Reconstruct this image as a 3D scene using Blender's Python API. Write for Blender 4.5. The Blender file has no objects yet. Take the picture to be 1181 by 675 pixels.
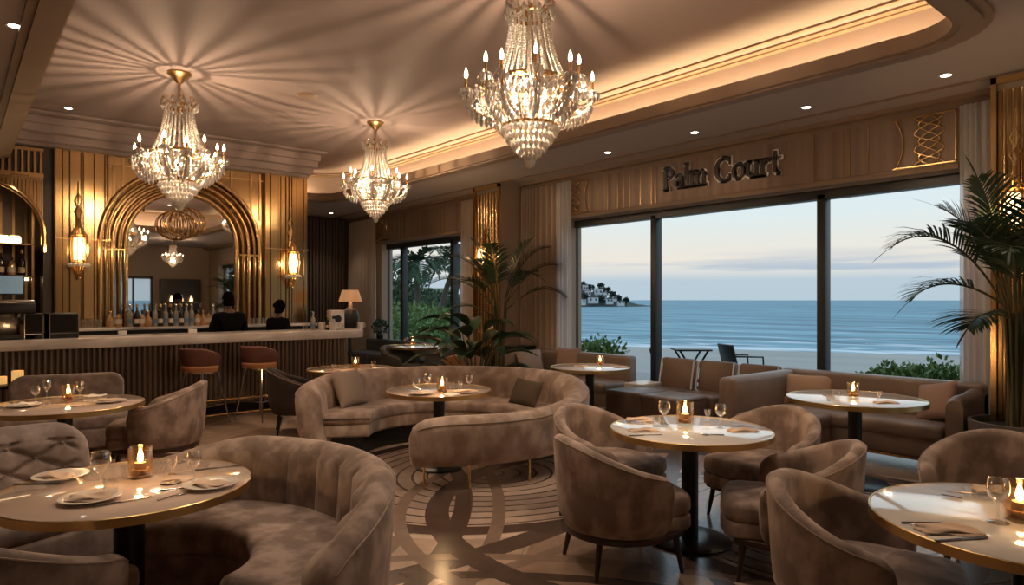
import bpy, bmesh, math, random
from math import sin, cos, pi, radians, sqrt, atan2, degrees
from mathutils import Vector, Matrix
random.seed(7)
SC = bpy.context.scene
COL = SC.collection
TAU = 2*pi
# ------------------------------------------------------------------ surveying helpers
F = 776.0; A = radians(39.9); EYE = 1.61; PCX = 590.5; PHY = 346.0
def W(l, d, z=0.0):            # l metres right of, d metres ahead of the standpoint -> room coordinates
    return Vector((l*cos(A)+d*sin(A), -l*sin(A)+d*cos(A), z))
def at(x, y, z):               # the point of the photograph at a known height
    d = F*(EYE-z)/(y-PHY); return W((x-PCX)/F*d, d, z)
def atd(x, d, z=0.0):
    return W((x-PCX)/F*d, d, z)
def onX(x, X):                 # where the sight line through x crosses the plane X
    t = (x-PCX)/F; return X*(cos(A)-t*sin(A))/(sin(A)+t*cos(A))
def onY(x, Y):
    t = (x-PCX)/F; return Y*(sin(A)+t*cos(A))/(cos(A)-t*sin(A))
# ------------------------------------------------------------------ mesh building
class M:
    def __init__(s): s.v = []; s.f = []
    def add(s, vs, fs):
        n = len(s.v); s.v += [tuple(p) for p in vs]; s.f += [tuple(i+n for i in f) for f in fs]; return s
    def box(s, x0, x1, y0, y1, z0, z1, bev=0.0, seg=2, mat=None):
        if bev <= 0:
            vs = [(x0,y0,z0),(x1,y0,z0),(x1,y1,z0),(x0,y1,z0),(x0,y0,z1),(x1,y0,z1),(x1,y1,z1),(x0,y1,z1)]
            fs = [(0,3,2,1),(4,5,6,7),(0,1,5,4),(1,2,6,5),(2,3,7,6),(3,0,4,7)]
        else:
            bm = bmesh.new(); bmesh.ops.create_cube(bm, size=1)
            for v in bm.verts:
                v.co = Vector(((x0+x1)/2+v.co.x*(x1-x0), (y0+y1)/2+v.co.y*(y1-y0), (z0+z1)/2+v.co.z*(z1-z0)))
            bmesh.ops.bevel(bm, geom=bm.edges[:]+bm.verts[:], offset=bev, segments=seg, profile=0.5, affect='EDGES')
            bm.verts.index_update()
            vs = [v.co.copy() for v in bm.verts]; fs = [[v.index for v in f.verts] for f in bm.faces]; bm.free()
        if mat: vs = [mat @ Vector(p) for p in vs]
        return s.add(vs, fs)
    def lathe(s, prof, n=32, c=(0,0,0), cap=True, mat=None, rib=0, ribd=0.0):
        vs = []; fs = []
        for r, z in prof:
            for k in range(n):
                a = TAU*k/n; rr = r*(1+ribd*cos(rib*a)) if rib else r
                vs.append(Vector((c[0]+rr*cos(a), c[1]+rr*sin(a), c[2]+z)))
        for i in range(len(prof)-1):
            for k in range(n):
                fs.append((i*n+k, i*n+(k+1)%n, (i+1)*n+(k+1)%n, (i+1)*n+k))
        if cap:
            if prof[0][0] > 1e-4: fs.append(tuple(range(n-1,-1,-1)))
            if prof[-1][0] > 1e-4: fs.append(tuple((len(prof)-1)*n+k for k in range(n)))
        if mat: vs = [mat @ p for p in vs]
        return s.add(vs, fs)
    def tube(s, pts, r, n=8, cap=True, closed=False):
        pts = [Vector(p) for p in pts]; m = len(pts)
        rs = r if isinstance(r, (list, tuple)) else [r]*m
        vs = []; fs = []; up = None
        for i in range(m):
            if closed: t = pts[(i+1) % m]-pts[i-1]
            else: t = pts[min(i+1, m-1)]-pts[max(i-1, 0)]
            if t.length < 1e-9: t = Vector((0,0,1))
            t.normalize()
            if up is None:
                up = Vector((0,0,1)) if abs(t.z) < 0.9 else Vector((1,0,0))
            u = up - t*up.dot(t)
            if u.length < 1e-6: u = t.orthogonal()
            u.normalize(); w = t.cross(u); up = u
            for k in range(n):
                a = TAU*k/n; vs.append(pts[i]+(u*cos(a)+w*sin(a))*rs[i])
        R = m if closed else m-1
        for i in range(R):
            j = (i+1) % m
            for k in range(n):
                fs.append((i*n+k, i*n+(k+1)%n, j*n+(k+1)%n, j*n+k))
        if cap and not closed:
            fs.append(tuple(range(n-1,-1,-1))); fs.append(tuple((m-1)*n+k for k in range(n)))
        return s.add(vs, fs)
    def loops(s, secs, closed_sec=True, closed=False, cap=True):
        n = len(secs[0]); m = len(secs); vs = [p for q in secs for p in q]; fs = []
        for i in range(m if closed else m-1):
            j = (i+1) % m
            for k in range(n if closed_sec else n-1):
                fs.append((i*n+k, i*n+(k+1)%n, j*n+(k+1)%n, j*n+k))
        if cap and closed_sec and not closed:
            fs.append(tuple(range(n-1,-1,-1))); fs.append(tuple((m-1)*n+k for k in range(n)))
        return s.add(vs, fs)
    def prism(s, poly, z0, z1, mat=None):   # poly: list of (x,y)
        n = len(poly); vs = [Vector((x,y,z0)) for x,y in poly]+[Vector((x,y,z1)) for x,y in poly]
        fs = [tuple(range(n-1,-1,-1)), tuple(range(n,2*n))]+[(i,(i+1)%n,n+(i+1)%n,n+i) for i in range(n)]
        if mat: vs = [mat @ p for p in vs]
        return s.add(vs, fs)
    def pad(s, poly, z0, z1, r=0.03, k=4, crown=0.0, mat=None):   # rounded slab on an outline (counter-clockwise)
        n = len(poly); nr = []
        for i in range(n):
            a = Vector(poly[i-1]); b = Vector(poly[(i+1)%n]); t = (b-a).normalized(); nr.append(Vector((-t.y, t.x)))
        lay = [(r*(1-sin(j*pi/2/k)), z0+r*(1-cos(j*pi/2/k))) for j in range(k+1)]
        lay += [(r*(1-cos(j*pi/2/k)), z1-r+r*sin(j*pi/2/k)) for j in range(k+1)]
        secs = []
        for ins, z in lay:
            secs.append([Vector((poly[i][0]+nr[i].x*ins, poly[i][1]+nr[i].y*ins, z)) for i in range(n)])
        c = Vector((sum(p[0] for p in poly)/n, sum(p[1] for p in poly)/n))
        if crown:
            for q, zz in ((0.8, 0.45), (0.5, 0.85), (0.2, 1.0)):
                secs.append([Vector((c.x+(p.x-c.x)*q, c.y+(p.y-c.y)*q, z1+crown*zz)) for p in secs[2*k+1]])
        if mat: secs = [[mat @ p for p in q] for q in secs]
        return s.loops(secs)
    def ball(s, c, r, n=12, m=8, sc=(1,1,1), mat=None):
        vs = []; fs = []
        for i in range(m+1):
            th = pi*i/m
            for k in range(n):
                a = TAU*k/n; vs.append(Vector((c[0]+r*sc[0]*sin(th)*cos(a), c[1]+r*sc[1]*sin(th)*sin(a), c[2]+r*sc[2]*cos(th))))
        for i in range(m):
            for k in range(n): fs.append((i*n+k, (i+1)*n+k, (i+1)*n+(k+1)%n, i*n+(k+1)%n))
        if mat: vs = [mat @ p for p in vs]
        return s.add(vs, fs)
    def gem(s, c, r, h, n=6):     # faceted drop: crown, girdle, point
        x, y, z = c; vs = [(x,y,z+h*0.5)]
        for k in range(n): a = TAU*k/n; vs.append((x+r*cos(a), y+r*sin(a), z+h*0.08))
        for k in range(n): a = TAU*(k+.5)/n; vs.append((x+r*.75*cos(a), y+r*.75*sin(a), z-h*0.22))
        vs.append((x,y,z-h*0.5)); fs = []
        for k in range(n):
            k2 = (k+1) % n
            fs += [(0,1+k,1+k2), (1+k,n+1+k,1+k2), (1+k2,n+1+k,n+1+k2), (n+1+k,2*n+1,n+1+k2)]
        return s.add(vs, fs)
    def obj(s, name, mat, parent=None, loc=None, rz=None, flat=False, ang=40):
        me = bpy.data.meshes.new(name); me.from_pydata(s.v, [], s.f)
        bm = bmesh.new(); bm.from_mesh(me); bmesh.ops.remove_doubles(bm, verts=bm.verts[:], dist=1e-5)
        bmesh.ops.recalc_face_normals(bm, faces=bm.faces[:]); bm.to_mesh(me); bm.free()
        if not flat:
            me.shade_smooth(); me.set_sharp_from_angle(angle=radians(ang))
        me.materials.append(mat); o = bpy.data.objects.new(name, me); COL.objects.link(o)
        if parent: o.parent = parent
        if loc is not None: o.location = loc
        if rz is not None: o.rotation_euler = (0,0,rz)
        return o
def thing(name, label, cat, loc=(0,0,0), rz=0.0, group=None):
    o = bpy.data.objects.new(name, None); COL.objects.link(o); o.empty_display_size = .1
    o.location = loc; o.rotation_euler = (0,0,rz); o['label'] = label; o['category'] = cat
    if group: o['group'] = group
    return o
def tag(o, label, cat, group=None, kind=None):
    o['label'] = label; o['category'] = cat
    if group: o['group'] = group
    if kind: o['kind'] = kind
    return o
def struct(o): o['kind'] = 'structure'; return o
def sthing(name, loc=(0,0,0), rz=0.0):
    o = bpy.data.objects.new(name, None); COL.objects.link(o); o.empty_display_size = .1
    o.location = loc; o.rotation_euler = (0,0,rz); o['kind'] = 'structure'; return o
def dup(root, label, loc, rz=0.0, sc=None, group=None):
    def cp(o, par):
        c = o.copy(); COL.objects.link(c)
        if par: c.parent = par
        for ch in list(o.children): cp(ch, c)
        return c
    r = cp(root, None); r.location = loc; r.rotation_euler = (0,0,rz); r['label'] = label
    if sc: r.scale = (sc,sc,sc) if not isinstance(sc, tuple) else sc
    if group: r['group'] = group
    return r
class Proto:      # the first placement moves the source itself, later ones copy it
    def __init__(s, make): s.make = make; s.o = None
    def put(s, label, loc, rz=0.0, sc=None, group=None):
        if s.o is None:
            s.o = s.make(); o = s.o; o.location = loc; o.rotation_euler = (0,0,rz); o['label'] = label
            if sc: o.scale = (sc,sc,sc) if not isinstance(sc, tuple) else sc
            if group: o['group'] = group
            return o
        return dup(s.o, label, loc, rz, sc or (1,1,1), group)
# ------------------------------------------------------------------ materials
def new_mat(name):
    m = bpy.data.materials.new(name); m.use_nodes = True; nt = m.node_tree
    return m, nt, nt.nodes['Principled BSDF']
def rgb(h):
    return tuple(h)+(1.0,)
def pm(name, col, rough=0.5, metal=0.0, noise=None, bump=None, sheen=0.0, coat=0.0, spec=None, trans=0.0, aniso=0.0):
    m, nt, b = new_mat(name); N = nt.nodes; L = nt.links
    b.inputs['Base Color'].default_value = rgb(col); b.inputs['Roughness'].default_value = rough; b.inputs['Metallic'].default_value = metal
    if sheen: b.inputs['Sheen Weight'].default_value = sheen; b.inputs['Sheen Roughness'].default_value = .35; b.inputs['Sheen Tint'].default_value = (1,.85,.72,1)
    if coat: b.inputs['Coat Weight'].default_value = coat
    if spec is not None: b.inputs['Specular IOR Level'].default_value = spec
    if trans: b.inputs['Transmission Weight'].default_value = trans
    tc = N.new('ShaderNodeTexCoord')
    if noise:                        # (scale, colour2, contrast_lo, contrast_hi[, stretch])
        n = N.new('ShaderNodeTexNoise'); n.inputs['Scale'].default_value = noise[0]; n.inputs['Detail'].default_value = 4
        mp = N.new('ShaderNodeMapping'); L.new(tc.outputs['Object'], mp.inputs[0]); L.new(mp.outputs[0], n.inputs['Vector'])
        if len(noise) > 4: mp.inputs['Scale'].default_value = noise[4]
        r = N.new('ShaderNodeValToRGB'); r.color_ramp.elements[0].position = noise[2]; r.color_ramp.elements[1].position = noise[3]
        r.color_ramp.elements[0].color = rgb(col); r.color_ramp.elements[1].color = rgb(noise[1])
        L.new(n.outputs[0], r.inputs[0]); L.new(r.outputs[0], b.inputs['Base Color'])
    if bump:                         # (scale, strength)
        n2 = N.new('ShaderNodeTexNoise'); n2.inputs['Scale'].default_value = bump[0]; n2.inputs['Detail'].default_value = 3
        L.new(tc.outputs['Object'], n2.inputs['Vector'])
        bp = N.new('ShaderNodeBump'); bp.inputs['Strength'].default_value = bump[1]; bp.inputs['Distance'].default_value = .01
        L.new(n2.outputs[0], bp.inputs['Height']); L.new(bp.outputs[0], b.inputs['Normal'])
    return m
def emit(name, col, s):
    m = bpy.data.materials.new(name); m.use_nodes = True; nt = m.node_tree; nt.nodes.clear()
    e = nt.nodes.new('ShaderNodeEmission'); e.inputs[0].default_value = rgb(col); e.inputs[1].default_value = s
    o = nt.nodes.new('ShaderNodeOutputMaterial'); nt.links.new(e.outputs[0], o.inputs[0]); return m
def mixmat(name, parts):     # thin glass: transparent + glossy by fresnel
    m = bpy.data.materials.new(name); m.use_nodes = True; nt = m.node_tree; nt.nodes.clear(); N = nt.nodes; L = nt.links
    t = N.new('ShaderNodeBsdfTransparent'); t.inputs[0].default_value = rgb(parts['tint'])
    g = N.new('ShaderNodeBsdfGlossy'); g.inputs['Roughness'].default_value = parts.get('rough', .02); g.inputs[0].default_value = rgb(parts.get('gl', (1,1,1)))
    f = N.new('ShaderNodeLayerWeight'); f.inputs[0].default_value = parts.get('fres', .35)
    mu = N.new('ShaderNodeMath'); mu.operation = 'MULTIPLY_ADD'; mu.inputs[1].default_value = parts.get('k', .8); mu.inputs[2].default_value = parts.get('b', .04)
    x = N.new('ShaderNodeMixShader'); o = N.new('ShaderNodeOutputMaterial')
    L.new(f.outputs['Facing' if parts.get('facing') else 'Fresnel'], mu.inputs[0]); L.new(mu.outputs[0], x.inputs[0]); L.new(t.outputs[0], x.inputs[1]); L.new(g.outputs[0], x.inputs[2]); L.new(x.outputs[0], o.inputs[0])
    return m
VELVET = pm('taupe_velvet', (.21,.15,.12), .8, noise=(8,(.42,.315,.26),.42,.62,(1,1,.7)), bump=(60,.08), sheen=.35)
VELVET2 = pm('mushroom_velvet', (.23,.178,.155), .8, noise=(8,(.40,.32,.28),.42,.66), bump=(60,.08), sheen=.3)
VELVET3 = pm('booth_velvet', (.29,.21,.165), .8, noise=(7,(.52,.405,.34),.40,.66,(1,1,.7)), bump=(60,.08), sheen=.35)
LEATHER = pm('cocoa_leather', (.17,.12,.092), .42, noise=(3,(.23,.165,.13),.35,.7), bump=(90,.06))
LEATHER2 = pm('umber_leather', (.115,.072,.05), .42, noise=(3,(.15,.10,.075),.35,.7), bump=(90,.06))
OXBLOOD = pm('oxblood_leather', (.12,.045,.035), .4, noise=(4,(.17,.07,.055),.35,.7))
TAN = pm('tan_leather', (.42,.19,.085), .35)
DARKFAB = pm('charcoal_fabric', (.05,.038,.032), .8, bump=(120,.1))
GREYFAB = pm('slate_fabric', (.075,.072,.07), .75, bump=(120,.1))
PILLOW = pm('sand_linen', (.34,.26,.21), .85, bump=(160,.12))
PEACH = pm('peach_linen', (.40,.255,.17), .85, bump=(160,.12))
ROSE = pm('rose_linen', (.30,.19,.145), .85, bump=(160,.12))
OLIVE = pm('dark_olive_linen', (.085,.06,.038), .85, bump=(160,.12))
PIPING = pm('piping_cord', (.30,.215,.16), .7)
GOLD = pm('polished_brass', (.74,.49,.22), .2, 1.0)
GOLDB = pm('brushed_gold', (.50,.34,.16), .2, 1.0, noise=(1.5,(.34,.22,.10),.35,.7,(1,1,.12)), bump=(30,.03))
GOLDD = pm('antique_gold', (.42,.27,.12), .32, 1.0)
BRASSRIM = pm('satin_brass_rim', (.62,.43,.19), .28, 1.0)
STEEL = pm('cutlery_steel', (.30,.27,.25), .25, 1.0)
CHROME = pm('chrome', (.6,.58,.55), .15, 1.0)
BLACKM = pm('black_metal', (.012,.013,.014), .3)
BLACKP = pm('black_plastic', (.012,.012,.013), .45)
WINFR = pm('window_frame_black', (.02,.024,.026), .4)
WOOD = pm('espresso_wood', (.035,.016,.01), .35, noise=(3,(.055,.025,.016),.3,.7,(1,1,.2)))
CERAM = pm('white_ceramic', (.72,.66,.60), .2)
NAPK = pm('blush_napkin', (.62,.47,.36), .85, bump=(150,.1))
WNAPK = pm('white_napkin', (.75,.70,.66), .85)
CANDLE = emit('candle_flame', (1,.62,.25), 26)
BULB = emit('bulb_glow', (1,.74,.46), 22)
WAX = pm('lamp_wax', (.9,.62,.35), .5, trans=.4)
COVEL = emit('cove_strip', (1,.70,.37), 48)
DOWNL = emit('downlight_lens', (1,.86,.70), 14)
SHADE = None
def glowshade(name, col, s):
    m, nt, b = new_mat(name); b.inputs['Base Color'].default_value = rgb(col); b.inputs['Emission Color'].default_value = rgb(col); b.inputs['Emission Strength'].default_value = s; return m
SHADE = glowshade('lamp_shade_linen', (.50,.26,.12), .35)
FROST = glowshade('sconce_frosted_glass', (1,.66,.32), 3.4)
GLASS = mixmat('window_glass', {'tint': (.93,.97,.97), 'fres': .08, 'k': .25, 'b': .0})
TUMBL = mixmat('drinking_glass', {'tint': (.985,.98,.97), 'facing': True, 'fres': .38, 'k': .85, 'b': .045, 'gl': (1,.97,.93)})
VOTIV = mixmat('amber_votive_glass', {'tint': (.97,.89,.78), 'facing': True, 'fres': .35, 'k': .7, 'b': .05, 'gl': (1,.88,.7)})
MIRROR = pm('mirror_silver', (.72,.70,.68), .015, 1.0)
def crystal_mat():
    m = bpy.data.materials.new('cut_crystal'); m.use_nodes = True; nt = m.node_tree; nt.nodes.clear(); N = nt.nodes; L = nt.links
    g = N.new('ShaderNodeBsdfGlass'); g.inputs['IOR'].default_value = 1.5; g.inputs['Roughness'].default_value = .03; g.inputs[0].default_value = (1,.97,.93,1)
    t = N.new('ShaderNodeBsdfTranslucent'); t.inputs[0].default_value = (1,.93,.85,1)
    d = N.new('ShaderNodeBsdfDiffuse'); d.inputs[0].default_value = (.95,.88,.8,1)
    h = N.new('ShaderNodeBsdfGlossy'); h.inputs['Roughness'].default_value = .16
    a = N.new('ShaderNodeMixShader'); a.inputs[0].default_value = .4
    b = N.new('ShaderNodeMixShader'); b.inputs[0].default_value = .62
    c = N.new('ShaderNodeMixShader'); c.inputs[0].default_value = .22
    o = N.new('ShaderNodeOutputMaterial')
    L.new(t.outputs[0], a.inputs[1]); L.new(d.outputs[0], a.inputs[2]); L.new(g.outputs[0], b.inputs[1]); L.new(a.outputs[0], b.inputs[2])
    L.new(b.outputs[0], c.inputs[1]); L.new(h.outputs[0], c.inputs[2]); L.new(c.outputs[0], o.inputs[0]); return m
CRYSTAL = crystal_mat()
CEIL = pm('ceiling_plaster', (.30,.232,.212), .75, bump=(8,.02))
SOFF = pm('soffit_plaster', (.44,.375,.35), .7)
MOLD = pm('moulding_bronze', (.26,.175,.115), .5)
WALLM = pm('wall_plaster', (.44,.345,.265), .7)
DARKW = pm('dark_panelling', (.05,.035,.025), .5)
MARBLE = pm('counter_marble', (.62,.57,.54), .18, noise=(3,(.42,.36,.33),.48,.75,(1,1,3)))
TABLET = pm('table_marble', (.74,.58,.48), .09, noise=(4,(.66,.51,.41),.4,.7), coat=.6)
TABLEW = pm('table_white_lacquer', (.82,.80,.78), .10, noise=(3,(.76,.74,.72),.4,.7), coat=.8)
PLANTER = pm('planter_stone', (.17,.14,.12), .6)
SOIL = pm('potting_soil', (.02,.014,.01), .9)
LEAF = pm('palm_leaf', (.012,.032,.012), .45, noise=(6,(.03,.07,.02),.35,.7))
LEAF2 = pm('broad_leaf', (.014,.04,.016), .35, noise=(6,(.03,.08,.03),.35,.7))
STEM = pm('palm_stem', (.12,.085,.035), .6, noise=(8,(.06,.07,.025),.4,.6,(1,1,.2)))
def sheer(name, col, tr, k=.8):
    m = bpy.data.materials.new(name); m.use_nodes = True; nt = m.node_tree; nt.nodes.clear(); N = nt.nodes; L = nt.links
    d = N.new('ShaderNodeBsdfDiffuse'); d.inputs[0].default_value = rgb(col)
    t = N.new('ShaderNodeBsdfTranslucent'); t.inputs[0].default_value = rgb(col)
    p = N.new('ShaderNodeBsdfTransparent'); a = N.new('ShaderNodeMixShader'); a.inputs[0].default_value = .45
    b = N.new('ShaderNodeMixShader'); b.inputs[0].default_value = tr; o = N.new('ShaderNodeOutputMaterial')
    L.new(d.outputs[0], a.inputs[1]); L.new(t.outputs[0], a.inputs[2]); L.new(a.outputs[0], b.inputs[1]); L.new(p.outputs[0], b.inputs[2]); L.new(b.outputs[0], o.inputs[0]); return m
SHEER = sheer('sheer_voile', (.86,.85,.86), .30)
DRAPE = sheer('cream_drape', (.66,.54,.44), .06)
def fluted(name, c1, c2, scale, rough, metal, axis='Y', lo=.3, hi=.7, w=0.0):
    m, nt, b = new_mat(name); N = nt.nodes; L = nt.links; tc = N.new('ShaderNodeTexCoord')
    wv = N.new('ShaderNodeTexNoise'); wv.inputs['Scale'].default_value = scale; wv.inputs['Detail'].default_value = 1
    mp = N.new('ShaderNodeMapping'); mp.inputs['Scale'].default_value = (0,1,0) if axis == 'Y' else (1,0,0)
    L.new(tc.outputs['Object'], mp.inputs[0]); L.new(mp.outputs[0], wv.inputs['Vector'])
    r = N.new('ShaderNodeValToRGB'); r.color_ramp.elements[0].position = lo; r.color_ramp.elements[1].position = hi
    r.color_ramp.elements[0].color = rgb(c1); r.color_ramp.elements[1].color = rgb(c2); L.new(wv.outputs[0], r.inputs[0]); L.new(r.outputs[0], b.inputs['Base Color'])
    b.inputs['Roughness'].default_value = rough; b.inputs['Metallic'].default_value = metal; return m
VALAN = fluted('valance_silk', (.20,.125,.09), (.31,.22,.16), 9, .5, 0.15)
def floor_mat():
    m, nt, b = new_mat('inlaid_marble_floor'); N = nt.nodes; L = nt.links
    geo = N.new('ShaderNodeNewGeometry'); sep = N.new('ShaderNodeSeparateXYZ'); L.new(geo.outputs['Position'], sep.inputs[0])
    def mth(op, a, c=None, d=None):
        n = N.new('ShaderNodeMath'); n.operation = op
        for i, q in enumerate((a, c, d)):
            if q is None: continue
            if isinstance(q, (int, float)): n.inputs[i].default_value = q
            else: L.new(q, n.inputs[i])
        return n.outputs[0]
    X = sep.outputs[0]; Y = sep.outputs[1]
    def dist(cx, cy):
        return mth('SQRT', mth('ADD', mth('POWER', mth('ABSOLUTE', mth('SUBTRACT', X, cx)), 2.0), mth('POWER', mth('ABSOLUTE', mth('SUBTRACT', Y, cy)), 2.0)))
    def band(v, r, w): return mth('LESS_THAN', mth('ABSOLUTE', mth('SUBTRACT', v, r)), w)
    def inside(v, r): return mth('LESS_THAN', v, r)
    def mixc(f, c1, c2):
        n = N.new('ShaderNodeMix'); n.data_type = 'RGBA'
        if isinstance(f, (int, float)): n.inputs['Factor'].default_value = f
        else: L.new(f, n.inputs['Factor'])
        for key, q in (('A', c1), ('B', c2)):
            s_ = [i for i in n.inputs if i.name == key and i.type == 'RGBA'][0]
            if isinstance(q, tuple): s_.default_value = rgb(q)
            else: L.new(q, s_)
        return [o for o in n.outputs if o.type == 'RGBA'][0]
    light = (.50,.36,.27); mid = (.24,.165,.12); dark = (.085,.055,.04); grey = (.27,.22,.19); pale = (.60,.46,.36)
    no = N.new('ShaderNodeTexNoise'); no.inputs['Scale'].default_value = 2.2; no.inputs['Detail'].default_value = 6; L.new(geo.outputs['Position'], no.inputs['Vector'])
    base = mixc(no.outputs[0], light, (.42,.30,.22))
    # straight inlay: rotated diamonds split light / brown slabs
    u = mth('ADD', mth('MULTIPLY', X, .72), mth('MULTIPLY', Y, .69)); v = mth('SUBTRACT', mth('MULTIPLY', X, .62), mth('MULTIPLY', Y, .78))
    cu = mth('FLOOR', mth('DIVIDE', u, 1.15)); cv = mth('FLOOR', mth('DIVIDE', v, .8))
    par = mth('MODULO', mth('ABSOLUTE', mth('ADD', mth('MULTIPLY', cu, 3), mth('MULTIPLY', cv, 5))), 7.0)
    c = mixc(mth('GREATER_THAN', par, 3.5), base, (.33,.225,.16))
    c = mixc(mth('GREATER_THAN', par, 5.5), c, mid)
    seam = mth('MAXIMUM', mth('LESS_THAN', mth('ABSOLUTE', mth('SUBTRACT', mth('MODULO', mth('ADD', u, 57.5), 1.15), .03)), .022), mth('LESS_THAN', mth('ABSOLUTE', mth('SUBTRACT', mth('MODULO', mth('ADD', v, 40), .8), .02)), .01))
    c = mixc(seam, c, (.46,.35,.27))
    # big fans of concentric arcs
    for cx, cy, R, stripe, tint in ((3.85,4.9,1.55,.13,(.36,.27,.21)), (5.0,2.2,1.5,.15,grey), (3.2,-.6,1.7,.2,grey), (5.6,8.6,1.8,.2,(.36,.25,.18)), (.3,6.6,1.7,.26,(.30,.20,.15)), (7.2,5.0,1.4,.16,grey)):
        dd = dist(cx, cy); wob = mth('ADD', dd, mth('MULTIPLY', mth('SINE', mth('MULTIPLY', X, 2.3)), .07))
        ins = inside(wob, R)
        ring = mth('LESS_THAN', mth('MODULO', wob, stripe), stripe*.16)
        par2 = mth('MODULO', mth('FLOOR', mth('DIVIDE', wob, stripe*3)), 2.0)
        cc = mixc(par2, tint, tuple(min(1, q*1.45) for q in tint)); cc = mixc(ring, cc, dark)
        c = mixc(ins, c, cc)
        c = mixc(band(wob, R, .075), c, dark)
        c = mixc(band(wob, R+.12, .03), c, pale)
    # long sweeping ribbons
    for cx, cy, R, w in ((-1.0,7.5,5.2,.07), (8.5,-1.5,6.3,.06), (2.6,9.8,6.4,.10), (0.2,0.6,3.35,.05), (4.4,3.2,1.9,.09)):
        c = mixc(band(dist(cx, cy), R, w), c, dark); c = mixc(band(dist(cx, cy), R+.28, .05), c, mid)
    no2 = N.new('ShaderNodeTexNoise'); no2.inputs['Scale'].default_value = 9; no2.inputs['Detail'].default_value = 5; L.new(geo.outputs['Position'], no2.inputs['Vector'])
    hs = N.new('ShaderNodeHueSaturation'); L.new(c, hs.inputs['Color']); L.new(mth('MULTIPLY_ADD', no2.outputs[0], .5, .72), hs.inputs['Value'])
    L.new(hs.outputs[0], b.inputs['Base Color']); b.inputs['Roughness'].default_value = .22
    return m
FLOORM = floor_mat()
# ================================================================== THE ROOM
XW = 7.9; YF = 15.7; XL = -2.5; YB = -4.5; ZS = 3.65; ZC = 4.25; YBAR = 11.9
struct(M().box(XL-.2, XW+.3, YB-.2, YF+.2, -.1, 0).obj('floor', FLOORM))
# window wall with its openings (three windows), built as one shell of wall pieces
WIN = [(-3.2, .9), (2.3, 7.98), (10.57, 14.3)]; ZH = 2.93
w = M(); ys = YB
for a, b in WIN:
    w.box(XW, XW+.3, ys, a, 0, ZC+.2); w.box(XW, XW+.3, a, b, ZH, ZC+.2); ys = b
w.box(XW, XW+.3, ys, YF, 0, ZC+.2)
struct(w.obj('wall_right', WALLM))
struct(M().box(XL-.2, XL, YB, YF, 0, ZC+.2).obj('wall_left', WALLM))
struct(M().box(XL-.2, XW+.3, YF, YF+.2, 0, ZC+.2).obj('wall_far', DARKW))
w = M(); w.box(XL-.2, 4.6, YB-.2, YB, 0, ZC+.2); w.box(4.6, 5.9, YB-.2, YB, 2.5, ZC+.2); w.box(5.9, XW+.3, YB-.2, YB, 0, ZC+.2); w.box(4.6, 5.9, YB-.2, YB, 0, .4)
struct(w.obj('wall_back', WALLM))
# ceiling: soffit with a rectangular, round-cornered opening and the raised tray above it
def rrect(x0, x1, y0, y1, r, n=8):
    pts = []
    for cx, cy, a0 in ((x1-r, y0+r, -90), (x1-r, y1-r, 0), (x0+r, y1-r, 90), (x0+r, y0+r, 180)):
        for k in range(n+1):
            a = radians(a0+90*k/n); pts.append((cx+r*cos(a), cy+r*sin(a)))
    return pts
TX0, TX1, TY0, TY1 = .62, 5.95, 1.66, 13.0
def ring_slab(m, pin, pout, z0, z1):
    n = len(pin)
    secs = []
    for i in range(n):
        (xi, yi), (xo, yo) = pin[i], pout[i]
        secs.append([Vector((xi,yi,z0)), Vector((xo,yo,z0)), Vector((xo,yo,z1)), Vector((xi,yi,z1))])
    m.loops(secs, closed=True); return m
def grow(x, r=.45): return rrect(TX0-x, TX1+x, TY0-x, TY1+x, r+x)
tray = grow(0); n_ = len(tray)
RC = ((XW+.3, YB-.2), (XW+.3, YF+.2), (XL-.2, YF+.2), (XL-.2, YB-.2))
outer = [RC[i//9] for i in range(n_)]
sof = M()
# four straight strips and corner fans keep the soffit flat and closed
secs = []
for i in range(n_): secs.append([Vector((tray[i][0], tray[i][1], ZS)), Vector((outer[i][0], outer[i][1], ZS)), Vector((outer[i][0], outer[i][1], ZS+.06)), Vector((tray[i][0], tray[i][1], ZS+.06))])
sof.loops(secs, closed=True)
o = struct(sof.obj('ceiling', SOFF))
struct(M().box(XL-.2, XW+.3, YB-.2, YF+.2, ZC, ZC+.1).obj('ceiling', CEIL))
# the cove: a wall set back behind the lip, washed by hidden light strips on the lip
struct(ring_slab(M(), grow(.80), grow(.86), ZS+.05, ZC).obj('ceiling', CEIL))
lip = M(); ring_slab(lip, grow(-.03), grow(.02), ZS-.03, ZS+.10); ring_slab(lip, grow(.02), grow(.16), ZS-.05, ZS+.0); ring_slab(lip, grow(.16), grow(.22), ZS-.025, ZS)
struct(lip.obj('trim_1', MOLD))
struct(ring_slab(M(), grow(.46), grow(.49), ZS+.05, ZS+.19).obj('trim_13', CEIL))  # unseen baffle added to shield the ceiling from the cove strips
top = M(); ring_slab(top, grow(.60), grow(.80), ZC-.02, ZC); ring_slab(top, grow(.68), grow(.72), ZC-.035, ZC); ring_slab(top, grow(.42), grow(.47), ZC-.02, ZC)
struct(top.obj('trim_2', MOLD))
def strip(name, pts, label):
    m = M(); m.box(*pts); return tag(m.obj(name, COVEL), label, 'light strip')
strip('cove_light_strip', (TX1+.60, TX1+.66, TY0+.2, TY1-.1, ZS+.07, ZS+.10), 'warm light strip hidden in the ceiling cove along the window side')
strip('cove_light_strip', (5.1, TX1-.1, TY1+.60, TY1+.66, ZS+.07, ZS+.10), 'short warm light strip hidden in the cove beyond the bar wall')
strip('cove_light_strip', (1.2, TX1-.2, TY0-.66, TY0-.60, ZS+.07, ZS+.10), 'warm light strip hidden in the cove at the end opposite the bar')
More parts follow.
